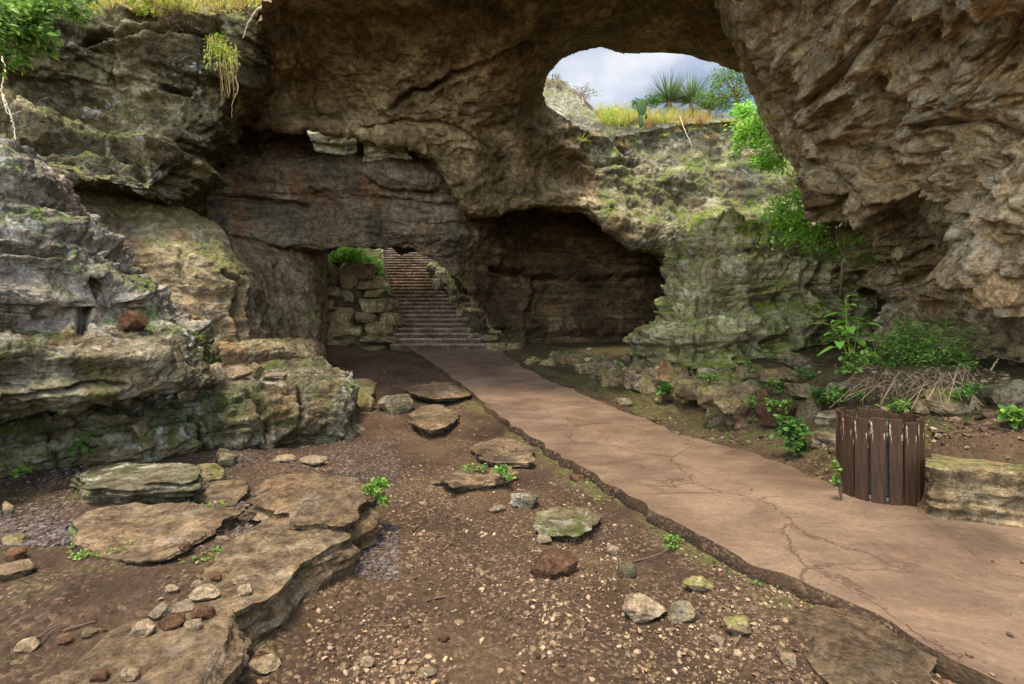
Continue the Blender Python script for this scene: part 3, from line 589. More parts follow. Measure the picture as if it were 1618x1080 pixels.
for i in range(NS):
    z0 = .84 + .15 * i; y0 = 14.1 + .325 * i; xc = -2.17 - .104 * i; wd = 2.26 - .006 * i
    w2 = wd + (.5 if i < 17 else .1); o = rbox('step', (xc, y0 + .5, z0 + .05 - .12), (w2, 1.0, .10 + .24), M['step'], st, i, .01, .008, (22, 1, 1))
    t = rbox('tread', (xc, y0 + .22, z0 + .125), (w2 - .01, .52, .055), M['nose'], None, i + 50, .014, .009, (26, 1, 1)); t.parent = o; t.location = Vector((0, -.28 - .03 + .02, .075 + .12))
# closing block wall at the head of the stairs
hw = empty('retaining_wall', (-4.6, 24, 5.0), 'pale block wall across the head of the stairs', 'stone wall')
random.seed(5)
for r in range(3):
    x = -7.2 + .3 * (r % 2)
    while x < -2.2:
        wd = random.uniform(.5, .9); rbox('block', (x + wd / 2, 24 + random.uniform(-.03, .03), 5.2 + .34 * r), (wd - .02, .5, .32), M['farcliff'], hw, r * 9 + x, .03, .02, (4, 1, 1)); x += wd
# ------------------------------------------------------------------ placing things where the eye ray meets the built surfaces
bpy.context.view_layer.update()
DG = bpy.context.evaluated_depsgraph_get()
def refresh():
    global DG
    bpy.context.view_layer.update(); DG = bpy.context.evaluated_depsgraph_get()
def hit(px, py):
    d = Vector(P(px, py, 1)) - Vector((0, 0, CH)); d.normalize()
    ok, loc, nor, _, ob, _ = S.ray_cast(DG, Vector((0, 0, CH)), d)
    return loc if ok else Vector(P(px, py, 20))
_ico = {}
def ico(sub):
    if sub not in _ico:
        bm = bmesh.new(); bmesh.ops.create_icosphere(bm, subdivisions=sub, radius=1)
        _ico[sub] = (np.array([v.co[:] for v in bm.verts]), np.array([[v.index for v in f.verts] for f in bm.faces])); bm.free()
    return _ico[sub]
def rock_verts(sx, sy, sz, seed, sub=4, cuts=16, blocky=.0, rough=1.):
    """an angular stone: a ball planed off by random flats, then weathered; base at z=0"""
    r = np.random.RandomState(seed); V, Fc = ico(sub); V = V.copy()
    if blocky > .5:                                            # roughly squared: planed near the six axes first
        for k in range(10):
            n = np.zeros(3); n[k % 3] = 1 if k % 2 else -1; n += r.normal(size=3) * .16; n /= np.linalg.norm(n); e = np.maximum(0, V @ n - r.uniform(.52, .68)); V -= e[:, None] * n
        V /= np.abs(V).max(0); cuts = 7
    elif blocky: V = np.sign(V) * np.abs(V) ** (1 - .35 * blocky); V /= np.abs(V).max(0)
    for k in range(cuts):
        n = r.normal(size=3); n /= np.linalg.norm(n); d = r.uniform(.5, .82) + .25 * blocky
        e = np.maximum(0, V @ n - d); V -= e[:, None] * n * .99
    n = V / (np.linalg.norm(V, axis=1)[:, None] + 1e-6)
    q = V * 1.4 + seed * 1.37
    V = V + n * (.05 * fbm(q, 2) + .03 * ridged(q * 2.3, 3) * rough + .02 * perlin(np.stack([q[:, 0] * 1.5, q[:, 1] * 1.5, q[:, 2] * 9], 1)) * rough)[:, None]
    V = V / np.abs(V).max(0) * np.array([sx, sy, sz]) / 2
    V[:, 2] -= V[:, 2].min(); return V, Fc
M['kerb'] = rock_mat('mossy_kerb_rock', (78, 64, 46), (122, 102, 76), (162, 142, 112), moss=.5, mosscol=(74, 80, 30), lichen=.3, warm=.3, strata=.3, sc=1.6)
def stone(px0, py0, px1, py1, label, mat='stone', name='stone', cat='stone', Y=None, seed=None, depth=.75, sink=.25, blocky=.25, group=None, sub=None, tilt=0, cuts=16, rough=1.):
    """a stone filling the picture box (px0,py0)-(px1,py1), standing on whatever surface is under it"""
    if seed is None: seed = int(px0 * 7 + py0 * 13) % 99991
    cx = (px0 + px1) / 2
    if Y is None:
        h = hit(cx, py1 - .12 * (py1 - py0)); Y = h.y; base = h.z
    else: base = P(cx, py1, Y)[2]
    k = Y / F; sx = (px1 - px0) * k; top = P(cx, py0, Y)[2]; sy = sx * depth
    sz = max(top - base, .25 * sx * .5) if py1 < 700 or Y < 0 else max((py1 - py0) * k * .58, .02)
    V, Fc = rock_verts(sx, sy, sz * (1 + sink), seed, sub or (4 if (px1 - px0) < 60 else 5), cuts, blocky, rough)
    o = mesh_np(name, V, Fc, M[mat]); o.data.set_sharp_from_angle(angle=.45); o.location = (P(cx, py1, Y)[0], Y + sy * .32, base - sz * sink); o.rotation_euler = (0, tilt, 0)
    return tag(o, label, cat, group)
def slab(poly, zt, th, label, mat='slab', name='flagstone', cat='flat stone', seed=1, dome=.0, rough=1., under=.12, parent=None):
    """a flat stone whose top outline is given on the level zt"""
    W = np.array([[(px - HX) * (CH - zt) / (py - HY), F * (CH - zt) / (py - HY)] for px, py in poly]); c = W.mean(0)
    ang = np.arctan2(W[:, 1] - c[1], W[:, 0] - c[0]); rad = np.linalg.norm(W - c, axis=1); o_ = np.argsort(ang); ang, rad = ang[o_], rad[o_]
    nt_ = 220; th_ = np.linspace(-np.pi, np.pi, nt_, endpoint=False)
    # exact polygon radius
    Wo = W[o_]; R = np.zeros(nt_)
    for i, a in enumerate(th_):
        dx, dy = math.cos(a), math.sin(a); best = .05
        for j in range(len(Wo)):
            x1, y1 = Wo[j] - c; x2, y2 = Wo[(j + 1) % len(Wo)] - c; ex, ey = x2 - x1, y2 - y1; den = dx * ey - dy * ex
            if abs(den) < 1e-9: continue
            t_ = (x1 * ey - y1 * ex) / den; u_ = (x1 * dy - y1 * dx) / den
            if t_ > 0 and -1e-6 <= u_ <= 1 + 1e-6: best = max(best, t_)
        R[i] = best
    R = (np.roll(R, 1) + 2 * R + np.roll(R, -1)) / 4
    R *= 1 + .035 * np.tanh(5 * perlin(np.stack([np.cos(th_) * 2.6, np.sin(th_) * 2.6, th_ * 0 + seed + 9], 1))) + .05 * perlin(np.stack([np.cos(th_) * 4, np.sin(th_) * 4, th_ * 0 + seed], 1)) + .025 * perlin(np.stack([np.cos(th_) * 14, np.sin(th_) * 14, th_ * 0 + seed], 1))
    prof = [(r_, 0.) for r_ in np.linspace(0.01, .982, 74)] + [(.996, -.02), (1., -.06)] + [(1 - under * t_ ** .8 + .012 * math.sin(t_ * 23 + seed), -.1 - .9 * t_) for t_ in np.linspace(.02, 1, 34)]
    pr = np.array(prof); X = c[0] + np.cos(th_)[None] * R[None] * pr[:, :1]; Yc = c[1] + np.sin(th_)[None] * R[None] * pr[:, :1]
    Z = zt + pr[:, 1:] * th + dome * (1 - np.clip(pr[:, :1], 0, 1) ** 2) + 0 * X
    V = np.stack([X, Yc, Z], -1).reshape(-1, 3)
    q = V * 1.0 + seed * 5.1
    top = np.repeat(pr[:, 1] == 0, nt_)
    V[:, 2] += np.where(top, 1, .4) * (.03 * fbm(q * 1.6, 3) + .012 * np.tanh(4 * perlin(q * 2.2 + 9)) + .006 * ridged(q * 9, 2)) * rough
    out_ = np.stack([np.cos(th_)[None] + 0 * X, np.sin(th_)[None] + 0 * X, 0 * X], -1).reshape(-1, 3)
    d = .05 * fbm(q * 2.2, 3) + .045 * np.tanh(6 * perlin(np.stack([q[:, 0] * 1.2, q[:, 1] * 1.2, q[:, 2] * 9], 1))) + .02 * np.tanh(6 * perlin(np.stack([q[:, 0] * 3, q[:, 1] * 3, q[:, 2] * 22 + 5], 1))) + .02 * ridged(q * 7, 2)
    V += out_ * (np.where(top, 0, 1) * d * min(1, th / .15))[:, None] * rough
    i = np.arange(len(pr) * nt_).reshape(len(pr), nt_); j = np.roll(i, -1, 1)
    Fq = np.stack([i[:-1], i[1:], j[1:], j[:-1]], -1).reshape(-1, 4)
    ctr = np.array([c[0], c[1], V[:nt_, 2].mean()])
    o = mesh_np(name, V - ctr, Fq, M[mat], parent); o.data.set_sharp_from_angle(angle=.7); o.location = ctr
    # close the middle
    return tag(o, label, cat)

# ---- flat stones and boulders on the left
slab([(112,745),(140,733),(200,730),(270,731),(318,738),(322,750),(300,764),(230,770),(160,768),(125,758)], .27, .22, 'thick round-edged slab lying below the long bench, like a low table', 'ledge', 'boulder', 'boulder', 3, rough=1.1)
slab([(115,825),(140,812),(170,805),(215,797),(300,797),(388,803),(352,822),(330,840),(305,860),(270,875),(215,884),(165,872),(130,850)], .15, .1, 'wide flush flagstone just in front of the thick round-edged slab', seed=5)
slab([(395,788),(440,757),(500,746),(560,755),(582,776),(576,800),(540,824),(490,818),(440,806)], .24, .38, 'hump-backed boulder at the far end of the slab edging, above the small fern', 'slab', 'boulder', 'boulder', 7, dome=.05, rough=1.6)
slab([(420,816),(480,818),(548,826),(552,846),(505,870),(475,888),(447,915),(402,940),(366,962),(322,915),(350,876),(385,845)], .2, .36, 'long flat slab with a broken mossy edge, between the hump-backed boulder and the stone pile', seed=9)
slab([(338,948),(364,968),(366,1000),(348,1040),(290,1088),(230,1150),(20,1150),(60,1085),(150,1042),(190,1000),(265,962),(300,948)], .2, .4, 'flat slab in the bottom left corner carrying the pile of loose stones', seed=12)
slab([(318,790),(340,760),(388,756),(392,775),(370,796),(340,800)], .1, .06, 'small sunken flat stone between the thick slab and the hump-backed boulder', 'slab', seed=14)
slab([(645,652),(690,637),(724,650),(713,667),(680,679),(655,668)], .1, .16, 'squarish stone block in the dirt left of the path, half way to the stairs', 'slab', 'boulder', 'boulder', 15)
slab([(628,606),(650,594),(690,590),(737,596),(752,612),(738,624),(690,630),(645,622)], .24, .12, 'smooth low rock hump beside the path, nearest the stairs', 'slab', 'boulder', 'boulder', 16, dome=.07)
slab([(522,600),(545,586),(575,590),(596,604),(590,622),(560,628),(530,622)], .28, .3, 'rounded tan rock at the right end of the long bench', 'leftwall', 'boulder', 'boulder', 17, dome=.06)
slab([(700,752),(740,740),(808,736),(814,748),(775,760),(720,766)], -.0, .1, 'thin mossy-edged flagstone in the middle of the dirt floor', 'slab', seed=18)
slab([(742,704),(790,690),(845,708),(838,728),(785,730),(750,718)], -.01, .09, 'pale worn flagstone beside the left edge of the path', 'slab', seed=19)
slab([(1243,980),(1290,958),(1350,964),(1420,1002),(1448,1032),(1450,1090),(1340,1100),(1290,1060),(1258,1015)], -.03, .14, 'broad brown rock sunk against the path edge at the bottom of the picture', 'slab', 'boulder', 'boulder', 21, dome=.03)
slab([(845,812),(880,800),(930,800),(938,818),(912,845),(860,842)], -.04, .12, 'dark mossy slab showing through the dirt left of the path', 'ledge', 'flagstone', 'flat stone', 22)
refresh()
for a in [
 (838,866,916,918,'reddish brown wedge-shaped stone alone on the dirt','brownstone'),
 (985,936,1058,990,'flat tan stone with a pointed right end, on the gravel','stone'),
 (1058,935,1112,992,'grey crusted rock standing beside the flat tan stone','mossstone'),
 (1148,958,1196,1010,'pointed upright rock between the gravel and the broad brown rock','wallstone'),
 (972,880,1008,916,'small stone with a green mossy side, right of the reddish wedge stone','mossstone'),
 (1082,905,1136,940,'low pale rock half buried next to the path edge','wallstone'),
 (800,772,852,806,'dull greenish stone near the dark mossy slab','mossstone'),
 (845,838,872,862,'small upright tan stone in front of the dark mossy slab','stone'),
 (555,622,592,652,'rusty brown stone at the foot of the long bench','wallstone'),
 (585,624,650,656,'low mossy green rock right of the rusty brown stone','mossstone'),
 (305,718,350,768,'orange brown chunk leaning on the thick round-edged slab','wallstone'),
 (332,690,368,745,'knobbly mossy rock against the bench, above the orange chunk','mossstone'),
 (470,716,517,738,'pale flat stone alone on the dark gravel','stone'),
 (428,716,470,732,'grey flat stone left of the pale one on the gravel','stone'),
 (0,780,16,818,'tan block cut off by the left border','wallstone'),
 (-20,880,40,922,'bottom stone of the dark stack at the left border','slab'),
 (0,860,34,888,'dark grey stone in the middle of the stack at the left border','brownstone'),
 (-10,838,30,866,'rounded brown stone on top of the stack at the left border','wallstone'),
 (197,972,238,1013,'light blocky stone at the front left of the stone pile','stone'),
 (227,938,272,985,'tallest stone of the pile, reddish and leaning','stone'),
 (288,926,341,953,'pale angular stone at the back of the pile','stone'),
 (258,952,303,970,'thin stone lying across the middle of the pile','stone'),
 (295,950,338,985,'grey stone under the pale angular one, right end of the pile','brownstone'),
 (240,967,284,998,'dark square stone at the front of the pile','brownstone'),
 (285,972,316,1002,'small three-cornered stone at the front right of the pile','stone'),
 (257,921,280,938,'small round stone just behind the pile','stone'),
 (372,918,399,944,'crusted stone on the broken edge of the long flat slab','stone'),
 (367,906,392,922,'white capped stone on top of the crusted one','stone'),
 (137,1052,166,1080,'brown stone at the bottom border, on the corner slab','brownstone'),
 (184,1048,213,1080,'pale egg-shaped stone at the bottom border, on the corner slab','stone'),
 (20,1003,56,1036,'tan stone lying on the mossy dirt in the left corner','stone'),
 (88,1005,112,1020,'small grey stone right of the tan corner stone','brownstone'),
 (120,988,160,1008,'flat brown stone above the corner slab','slab'),
 (380,1040,434,1070,'flat grey stone on the dirt under the slab edge','stone'),
 (337,842,358,859,'little pale stone between the two flagstones','stone'),
 (497,815,528,833,'pair of pale chips grown together on the long flat slab','stone'),
 (298,914,320,930,'small white stone behind the stone pile','stone'),
 (328,900,346,920,'dark lump between the pile and the long flat slab','brownstone'),
 (276,852,300,872,'dark stone at the lip of the wide flagstone','brownstone'),
 (326,568,352,604,'reddish stone at the left end of the little heap on the bench','stone'),
 (350,576,392,602,'long pinkish stone in the heap on the bench','stone'),
 (388,572,414,600,'grey round stone at the right end of the heap on the bench','wallstone'),
 (335,592,350,606,'tiny brown stone in front of the heap on the bench','stone'),
 (410,588,455,604,'flat white slab-like stone right of the heap on the bench','stone'),
 (279,616,306,632,'single flat tan stone on the bench top','stone'),
 (178,484,226,530,'brown block on the mossy outcrop carrying three small flat stones','brownstone'),
 (205,665,230,690,'small mossy stone on the face of the bench','mossstone'),
 (690,1000,712,1016,'brown pebble-like stone at the bottom of the dirt floor','brownstone'),
 (565,1035,590,1056,'round orange stone at the bottom left of the dirt floor','stone'),
 (655,1055,688,1072,'greyish stone near the bottom border in the dirt','stone'),
 (640,888,654,902,'small light stone on the dirt beside the slab edging','stone'),
 (608,938,624,950,'tiny white stone in the shade of the slab edging','stone'),
 (1120,1000,1140,1016,'small orange stone right of the flat tan stone','stone'),
 (1235,1030,1262,1052,'light stone at the tip of the broad brown rock','stone'),
 (895,745,925,762,'dark root-like stone at the path edge','brownstone'),
 (960,855,985,880,'pale chip on the earth below the path','stone'),
 (680,756,700,768,'light little stone left of the thin flagstone','stone'),
 (770,795,800,812,'flat pebble in front of the dull greenish stone','stone'),
]:
    stone(*a[:5], mat=a[5])
for k, (x0, y0, x1, y1, l) in enumerate([(186,478,222,488,'bottom flat stone of the three on the brown block'),(192,472,218,480,'middle flat stone of the three on the brown block'),(196,466,212,473,'top flat stone of the three on the brown block')]):
    stone(x0, y0, x1, y1, l, 'stone', Y=5.6, sink=.05)

refresh()
# ---- right of the path: kerb blocks, bench slabs, boulders
rows = [
 [(870,560,14.2),(990,580,11.6),(1100,602,9.6),(1190,628,8.2),(1320,645,7.2)],
 [(872,566,12.9),(995,589,10.2),(1100,616,8.2),(1190,644,7.0),(1300,668,6.0)],
 [(872,572,12.75),(998,600,10.05),(1100,630,8.1),(1190,660,6.9),(1300,690,5.9)],
 [(872,590,12.6),(1000,632,9.95),(1100,668,8.0),(1190,705,6.8),(1300,745,5.8)]]
o = loft('kerb', rows, 420, 90, M['kerb'], lambda p: rock_disp(p, .05, .26, .05, 1.2, (0, 0), 1.8))
tag(o, 'low broken line of kerb stones holding the bank right of the path', 'kerb')
refresh()
for k, a in enumerate([
 (822,560,862,578,'flat rock at the far right edge of the path','wallstone'),
 (850,565,880,580,'pale low stone beside the dark recess, nearest the path','wallstone'),
 (905,572,955,592,'light kerb stone under the tallest cairn','wallstone'),
 (944,584,1000,610,'second kerb block from the cairn, dark on its face','wallstone'),
 (1000,592,1056,622,'reddish kerb block left of the bright clump of leaves','wallstone'),
 (1072,600,1130,632,'tan kerb block right of the bright clump of leaves','wallstone'),
 (1112,606,1168,640,'flat-topped pinkish kerb block further along','wallstone'),
 (1130,628,1190,652,'lower kerb block with a pale top','wallstone'),
 (1178,640,1212,668,'short pale kerb stone before the rounded rock','wallstone'),
 (1204,624,1272,676,'rounded red brown rock left of the litter bin','brownstone'),
 (1196,612,1218,650,'thin upright stone leaning on the rounded rock','brownstone'),
 (1284,662,1322,708,'pale block showing left of the litter bin','wallstone'),
 (1165,574,1215,600,'hewn block under the mossy boulder, left end of the upper row','wallstone'),
 (1210,580,1258,604,'middle hewn block of the upper row','wallstone'),
 (1240,584,1290,606,'brown block at the right end of the upper row','wallstone'),
 (1232,556,1262,574,'little rounded grey rock at the foot of the mossy boulder','leftwall'),
 (1240,562,1302,586,'bright green mossed rock beside the grey one','mossstone'),
 (1308,600,1362,630,'yellowish mossed rock above the litter bin','mossstone'),
 (1250,606,1300,630,'earthy block under the big-leaved plant','wallstone'),
 (1482,614,1562,656,'grey boulder half under the dead stems','leftwall'),
 (1448,628,1486,656,'small squared boulder left of the grey one','leftwall'),
 (1574,600,1660,650,'dark rock in the shade at the right border','mossstone'),
 (1105,580,1150,600,'mossy low rock in the angle of the big boulder','mossstone'),
 (984,602,1012,616,'small flat stone on the mossy mud','stone'),
 (968,628,1000,642,'half-sunken mossy stone by the path','mossstone'),
]):
    stone(*a[:5], mat=a[5], blocky=.75 if 'block' in a[4] or 'kerb' in a[4] else .35)
refresh()
for k, (x0, y0, x1, y1, l, m) in enumerate([
 (922,562,940,573,'broad bottom stone of the tallest cairn','wallstone'),(924,555,938,563,'second stone of the tallest cairn','stone'),(926,549,936,556,'pointed white stone topping the tallest cairn','stone'),
 (864,564,876,572,'flat base of the small cairn near the path','wallstone'),(867,557,873,565,'white upright stone of the small cairn near the path','stone'),
 (903,566,916,574,'pinkish stone just left of the tallest cairn','stone'),(904,561,914,567,'little white stone on the pinkish one','stone'),
 (950,570,962,582,'white stone right of the tallest cairn','stone'),(960,580,976,592,'pale stone with a dark hollow under it','stone'),(965,589,980,598,'greenish flat stone in the kerb litter','wallstone'),
 (982,578,992,588,'round tan stone before the clump of leaves','stone'),(992,584,1008,594,'flat pink stone in the litter row','stone'),(1000,590,1016,600,'whitish stone at the front of the litter row','stone'),
 (1004,584,1014,591,'small brown stone at the back of the litter row','brownstone'),(1026,584,1042,596,'tan cone-shaped stone in the litter row','stone'),(982,560,1004,574,'low light rock at the base of the mossy boulder','stone'),
 (1034,578,1046,586,'tiny grey stone behind the cone-shaped one','wallstone'),(886,569,898,576,'grey chip between the two cairns','wallstone')]):
    stone(x0, y0, x1, y1, l, m, sub=3)
# long low wall slabs behind and right of the bin
slab([(1276,655),(1330,645),(1450,646),(1560,664),(1700,684),(1720,722),(1618,706),(1500,686),(1460,672),(1400,668),(1300,668)], .55, .4, 'long mossy slab running behind the litter bin', 'ledge', 'kerb', 'kerb', 31, rough=.8)
slab([(1462,735),(1480,716),(1540,702),(1618,700),(1800,720),(1900,760),(1800,775),(1618,748),(1540,742),(1490,742)], .42, .52, 'thick tan rock bench at the right border, beside the bin', 'bench', 'rock_ledge', 'rock ledge', 33, rough=.5, under=.05)
slab([(1500,668),(1560,655),(1660,664),(1700,690),(1600,690),(1530,684)], .62, .14, 'weathered flat stone on the long mossy slab', 'slab', 'flagstone', 'flat stone', 34)
stone(1479, 684, 1492, 694, 'little white stone lying on the long mossy slab', 'stone', sub=3)

# ---- banks and stacked stones at both sides of the stairs
def bank(name, rows, label):
    o = loft(name, rows, 120, 120, M['dirt2'], lambda p: rock_disp(p, .1, .08, .05, 1., (0, 0), 1.5)); tag(o, label, 'bank')
M['dirt2'] = rock_mat('dark_bank_earth', (48, 40, 28), (76, 64, 44), (108, 92, 66), moss=.4, lichen=.1, warm=.2)
bank('bank', [[(440,400,19),(520,396,20),(575,396,20.5),(598,398,20.6)],[(445,425,16.3),(520,425,16.4),(580,425,17),(606,425,18.5)],[(450,470,15.2),(520,470,15.4),(590,475,15.6),(614,475,16)],
 [(455,540,14.1),(520,540,14.3),(590,540,14.4),(626,546,14.6)],[(455,575,13.6),(520,575,13.8),(590,570,13.9),(630,560,14.2)]], 'earth bank behind the stacked stones left of the stairs')
bank('bank', [[(682,392,23.4),(720,395,22),(770,410,21),(830,420,21)],[(684,425,20),(710,425,19),(760,440,19),(830,445,19)],[(712,470,17),(735,470,16.4),(780,480,16.4),(830,490,16.4)],
 [(738,520,15),(760,520,14.9),(790,530,15),(830,530,15)],[(752,560,14.3),(775,565,14.3),(800,572,14.3),(830,575,14.3)]], 'earth bank behind the stacked stones right of the stairs')
GL, GR = 'stones stacked left of the stairs', 'stones stacked right of the stairs'
L = [(484,415,534,452,'big rounded stone at the top left of the left stack'),(533,412,561,433,'stone with leaves hanging over it in the left stack'),(556,411,590,442,'rounded stone topping the right half of the left stack'),
 (533,431,563,456,'squat brown stone below the leafy one, left stack'),(562,441,603,460,'long slanted stone under the topping one, left stack'),(588,430,617,460,'grey stone leaning to the steps, upper left stack'),
 (488,450,514,473,'stone under the big rounded one, left stack'),(510,450,539,471,'brown stone in the upper middle of the left stack'),(538,455,559,482,'upright stone in the middle of the left stack'),
 (574,459,617,469,'thin slab lying on the large hewn block'),(558,466,623,493,'large hewn block jutting to the steps'),(470,462,498,489,'stone against the cave wall, left stack'),
 (490,470,530,491,'rough stone at mid height by the cave wall'),(523,484,559,497,'flat stone beside the large hewn block'),(592,491,635,516,'pointed block reaching the steps below the hewn block'),
 (558,492,595,508,'stone wedged under the large hewn block'),(510,489,562,513,'long tan stone in the lower middle of the left stack'),(488,497,516,516,'small diamond-shaped stone, lower left stack'),
 (568,507,626,531,'dark rounded block low beside the steps'),(514,508,557,531,'pale-topped block, lower left stack'),(552,514,571,531,'small light stone right of the pale-topped block'),
 (463,512,530,538,'widest stone at the left foot of the left stack'),(566,528,628,545,'long flat stone lowest beside the steps'),(513,535,561,548,'flat foot stone in the middle of the left stack'),
 (564,545,606,560,'stone sunk in the dirt at the foot of the left stack'),(462,537,515,556,'flat foundation stone beside the tan rock step')]
for a in L:
    yy = 13.9 + (545 - (a[1] + a[3]) / 2) / 130 * 2.3; stone(*a[:5], mat='wallstone', Y=yy, sink=.08, blocky=.8, group=GL, depth=.9, sub=4)
R_ = [(674,412,690,429,'bright stone at the very top of the right stack'),(688,419,706,438,'second bright stone down, right stack'),(681,436,697,456,'pale stone edging the upper steps'),(695,431,715,447,'flat sunlit stone, upper right stack'),
 (706,445,728,457,'thin stone under the sunlit one, right stack'),(706,457,730,468,'slab-like stone edging the middle steps'),(708,466,731,478,'plump stone edging the middle steps'),(714,475,737,487,'small oval stone above the long loaf-shaped one'),
 (718,484,761,502,'long loaf-shaped stone, right stack'),(740,477,762,491,'stone behind the loaf-shaped one'),(728,500,747,512,'small brown stone under the loaf-shaped one'),(744,500,768,513,'twin of the small brown stone, further right'),
 (737,513,775,528,'light rectangular stone, lower right stack'),(766,500,784,520,'dark stone against the recess pillar'),(738,526,753,539,'little square stone at the steps'),(751,526,789,541,'flat greenish stone, lower right stack'),
 (758,539,804,556,'long foot stone where the stairs meet the path'),(770,515,794,532,'dark stone low against the pillar'),(796,540,828,564,'rounded mossy stone at the foot of the pillar'),(776,548,812,566,'low stone half buried at the path side')]
for a in R_:
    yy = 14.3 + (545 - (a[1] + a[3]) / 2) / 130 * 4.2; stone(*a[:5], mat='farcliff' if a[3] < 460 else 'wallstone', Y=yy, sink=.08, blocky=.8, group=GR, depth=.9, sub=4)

# ---- litter bin
b = empty('litter_bin', (0, 0, 0), 'round litter bin of dark brown wooden slats around a metal liner', 'litter bin')
bx_, by_ = P(1388, 700, 4.55)[:2]; zb = -.10; b.location = (bx_, by_, zb)
random.seed(3)
for k in range(16):
    a = 2 * math.pi * (k + .35) / 16; wd = .106 + random.uniform(-.006, .006); hh = .84 + random.uniform(-.02, .022)
    bm = bmesh.new(); bmesh.ops.create_cube(bm, size=1); bmesh.ops.scale(bm, verts=bm.verts, vec=(.024, wd, hh)); bmesh.ops.bevel(bm, geom=bm.edges[:], offset=.003, segments=1, affect='EDGES')
    me = bpy.data.meshes.new('slat'); bm.to_mesh(me); bm.free(); me.materials.append(M['wood'])
    o = bpy.data.objects.new('slat', me); C.objects.link(o); o.parent = b
    o.location = (.318 * math.cos(a), .318 * math.sin(a), hh / 2); o.rotation_euler = (random.uniform(-.012, .012), random.uniform(-.01, .01), a + random.uniform(-.04, .04))
def tube_ring(name, r, z, h, t, mat, parent, n=48, bottom=False):
    bm = bmesh.new(); prof = [(r, z), (r, z + h), (r - t, z + h), (r - t, z)]
    rings = [[bm.verts.new((q * math.cos(2 * math.pi * i / n), q * math.sin(2 * math.pi * i / n), zz)) for i in range(n)] for q, zz in prof]
    for j in range(4):
        for i in range(n): bm.faces.new((rings[j][i], rings[j][(i + 1) % n], rings[(j + 1) % 4][(i + 1) % n], rings[(j + 1) % 4][i]))
    if bottom: bm.faces.new([rings[3][i] for i in range(n)])
    bmesh.ops.recalc_face_normals(bm, faces=bm.faces[:])
    me = bpy.data.meshes.new(name); bm.to_mesh(me); bm.free(); me.materials.append(mat); o = bpy.data.objects.new(name, me); C.objects.link(o); o.parent = parent; return o
tube_ring('hoop', .304, .12, .035, .006, M['metal'], b); tube_ring('hoop', .304, .70, .03, .006, M['metal'], b)
M['liner'] = plain('dark_liner', (62, 62, 62), .6, .4, .3, .2, 12)
tube_ring('liner', .27, .16, .50, .004, M['liner'], b, bottom=True)
# ------------------------------------------------------------------ plants
refresh()
class PB:
    """collects leaves, blades and stems of one plant part as one mesh"""
    def __init__(s): s.V = []; s.F = []; s.n = 0
    def add(s, V, F_): s.V.append(np.asarray(V, float)); s.F.append(np.asarray(F_) + s.n); s.n += len(V)
    def leaf(s, base, d, up, L, W, fold=.15):
        d = d / np.linalg.norm(d); sd_ = np.cross(d, up); sd_ /= np.linalg.norm(sd_) + 1e-9; nn = np.cross(sd_, d)
        b = base; m1 = b + d * L * .35; m2 = b + d * L * .7 - nn * L * fold * .5; t = b + d * L - nn * L * fold
        V = [b, m1 + sd_ * W * .5 + nn * W * .18, m1, m1 - sd_ * W * .5 + nn * W * .18, m2 + sd_ * W * .36 + nn * W * .1, m2, m2 - sd_ * W * .36 + nn * W * .1, t]
        s.add(V, [(0, 1, 2, 2), (0, 2, 3, 3), (1, 4, 5, 2), (2, 5, 6, 3), (4, 7, 5, 5), (5, 7, 6, 6)])
    def blade(s, base, d, L, W, droop, seg=4):
        d = d / np.linalg.norm(d); sd_ = np.cross(d, [0, 0, 1.]) + 1e-6; sd_ /= np.linalg.norm(sd_); V = []
        for k in range(seg + 1):
            t = k / seg; c = base + d * L * t - np.array([0, 0, 1.]) * droop * L * t * t; w_ = W * (1 - t) ** .7 * .5 + .0004
            V += [c - sd_ * w_, c + sd_ * w_]
        s.add(V, [(2 * k, 2 * k + 1, 2 * k + 3, 2 * k + 2) for k in range(seg)])
    def tube(s, pts, r0, r1, n=6):
        pts = np.asarray(pts, float); k = len(pts); V = []
        for i in range(k):
            d = pts[min(i + 1, k - 1)] - pts[max(i - 1, 0)]; d /= np.linalg.norm(d) + 1e-9
            a = np.cross(d, [.3, .9, .2]); a /= np.linalg.norm(a); b_ = np.cross(d, a); r = r0 + (r1 - r0) * i / (k - 1)
            V += [pts[i] + r * (a * math.cos(q) + b_ * math.sin(q)) for q in np.linspace(0, 2 * math.pi, n, endpoint=False)]
        s.add(V, [(i * n + j, i * n + (j + 1) % n, (i + 1) * n + (j + 1) % n, (i + 1) * n + j) for i in range(k - 1) for j in range(n)])
    def build(s, name, mat, parent=None, loc=(0, 0, 0)):
        V = np.concatenate(s.V) - np.array(loc); Fa = np.concatenate(s.F)
        me = bpy.data.meshes.new(name); tri = Fa[:, 2] == Fa[:, 3]
        faces = [tuple(f[:3]) if t else tuple(f) for f, t in zip(Fa.tolist(), tri)]
        me.from_pydata(V.tolist(), [], faces); me.materials.append(mat); me.polygons.foreach_set('use_smooth', np.ones(len(faces), bool)); me.update()
        o = bpy.data.objects.new(name, me); C.objects.link(o)
        if parent: o.parent = parent
        else: o.location = loc
        return o
def rv(r): v = r.normal(size=3); return v / np.linalg.norm(v)
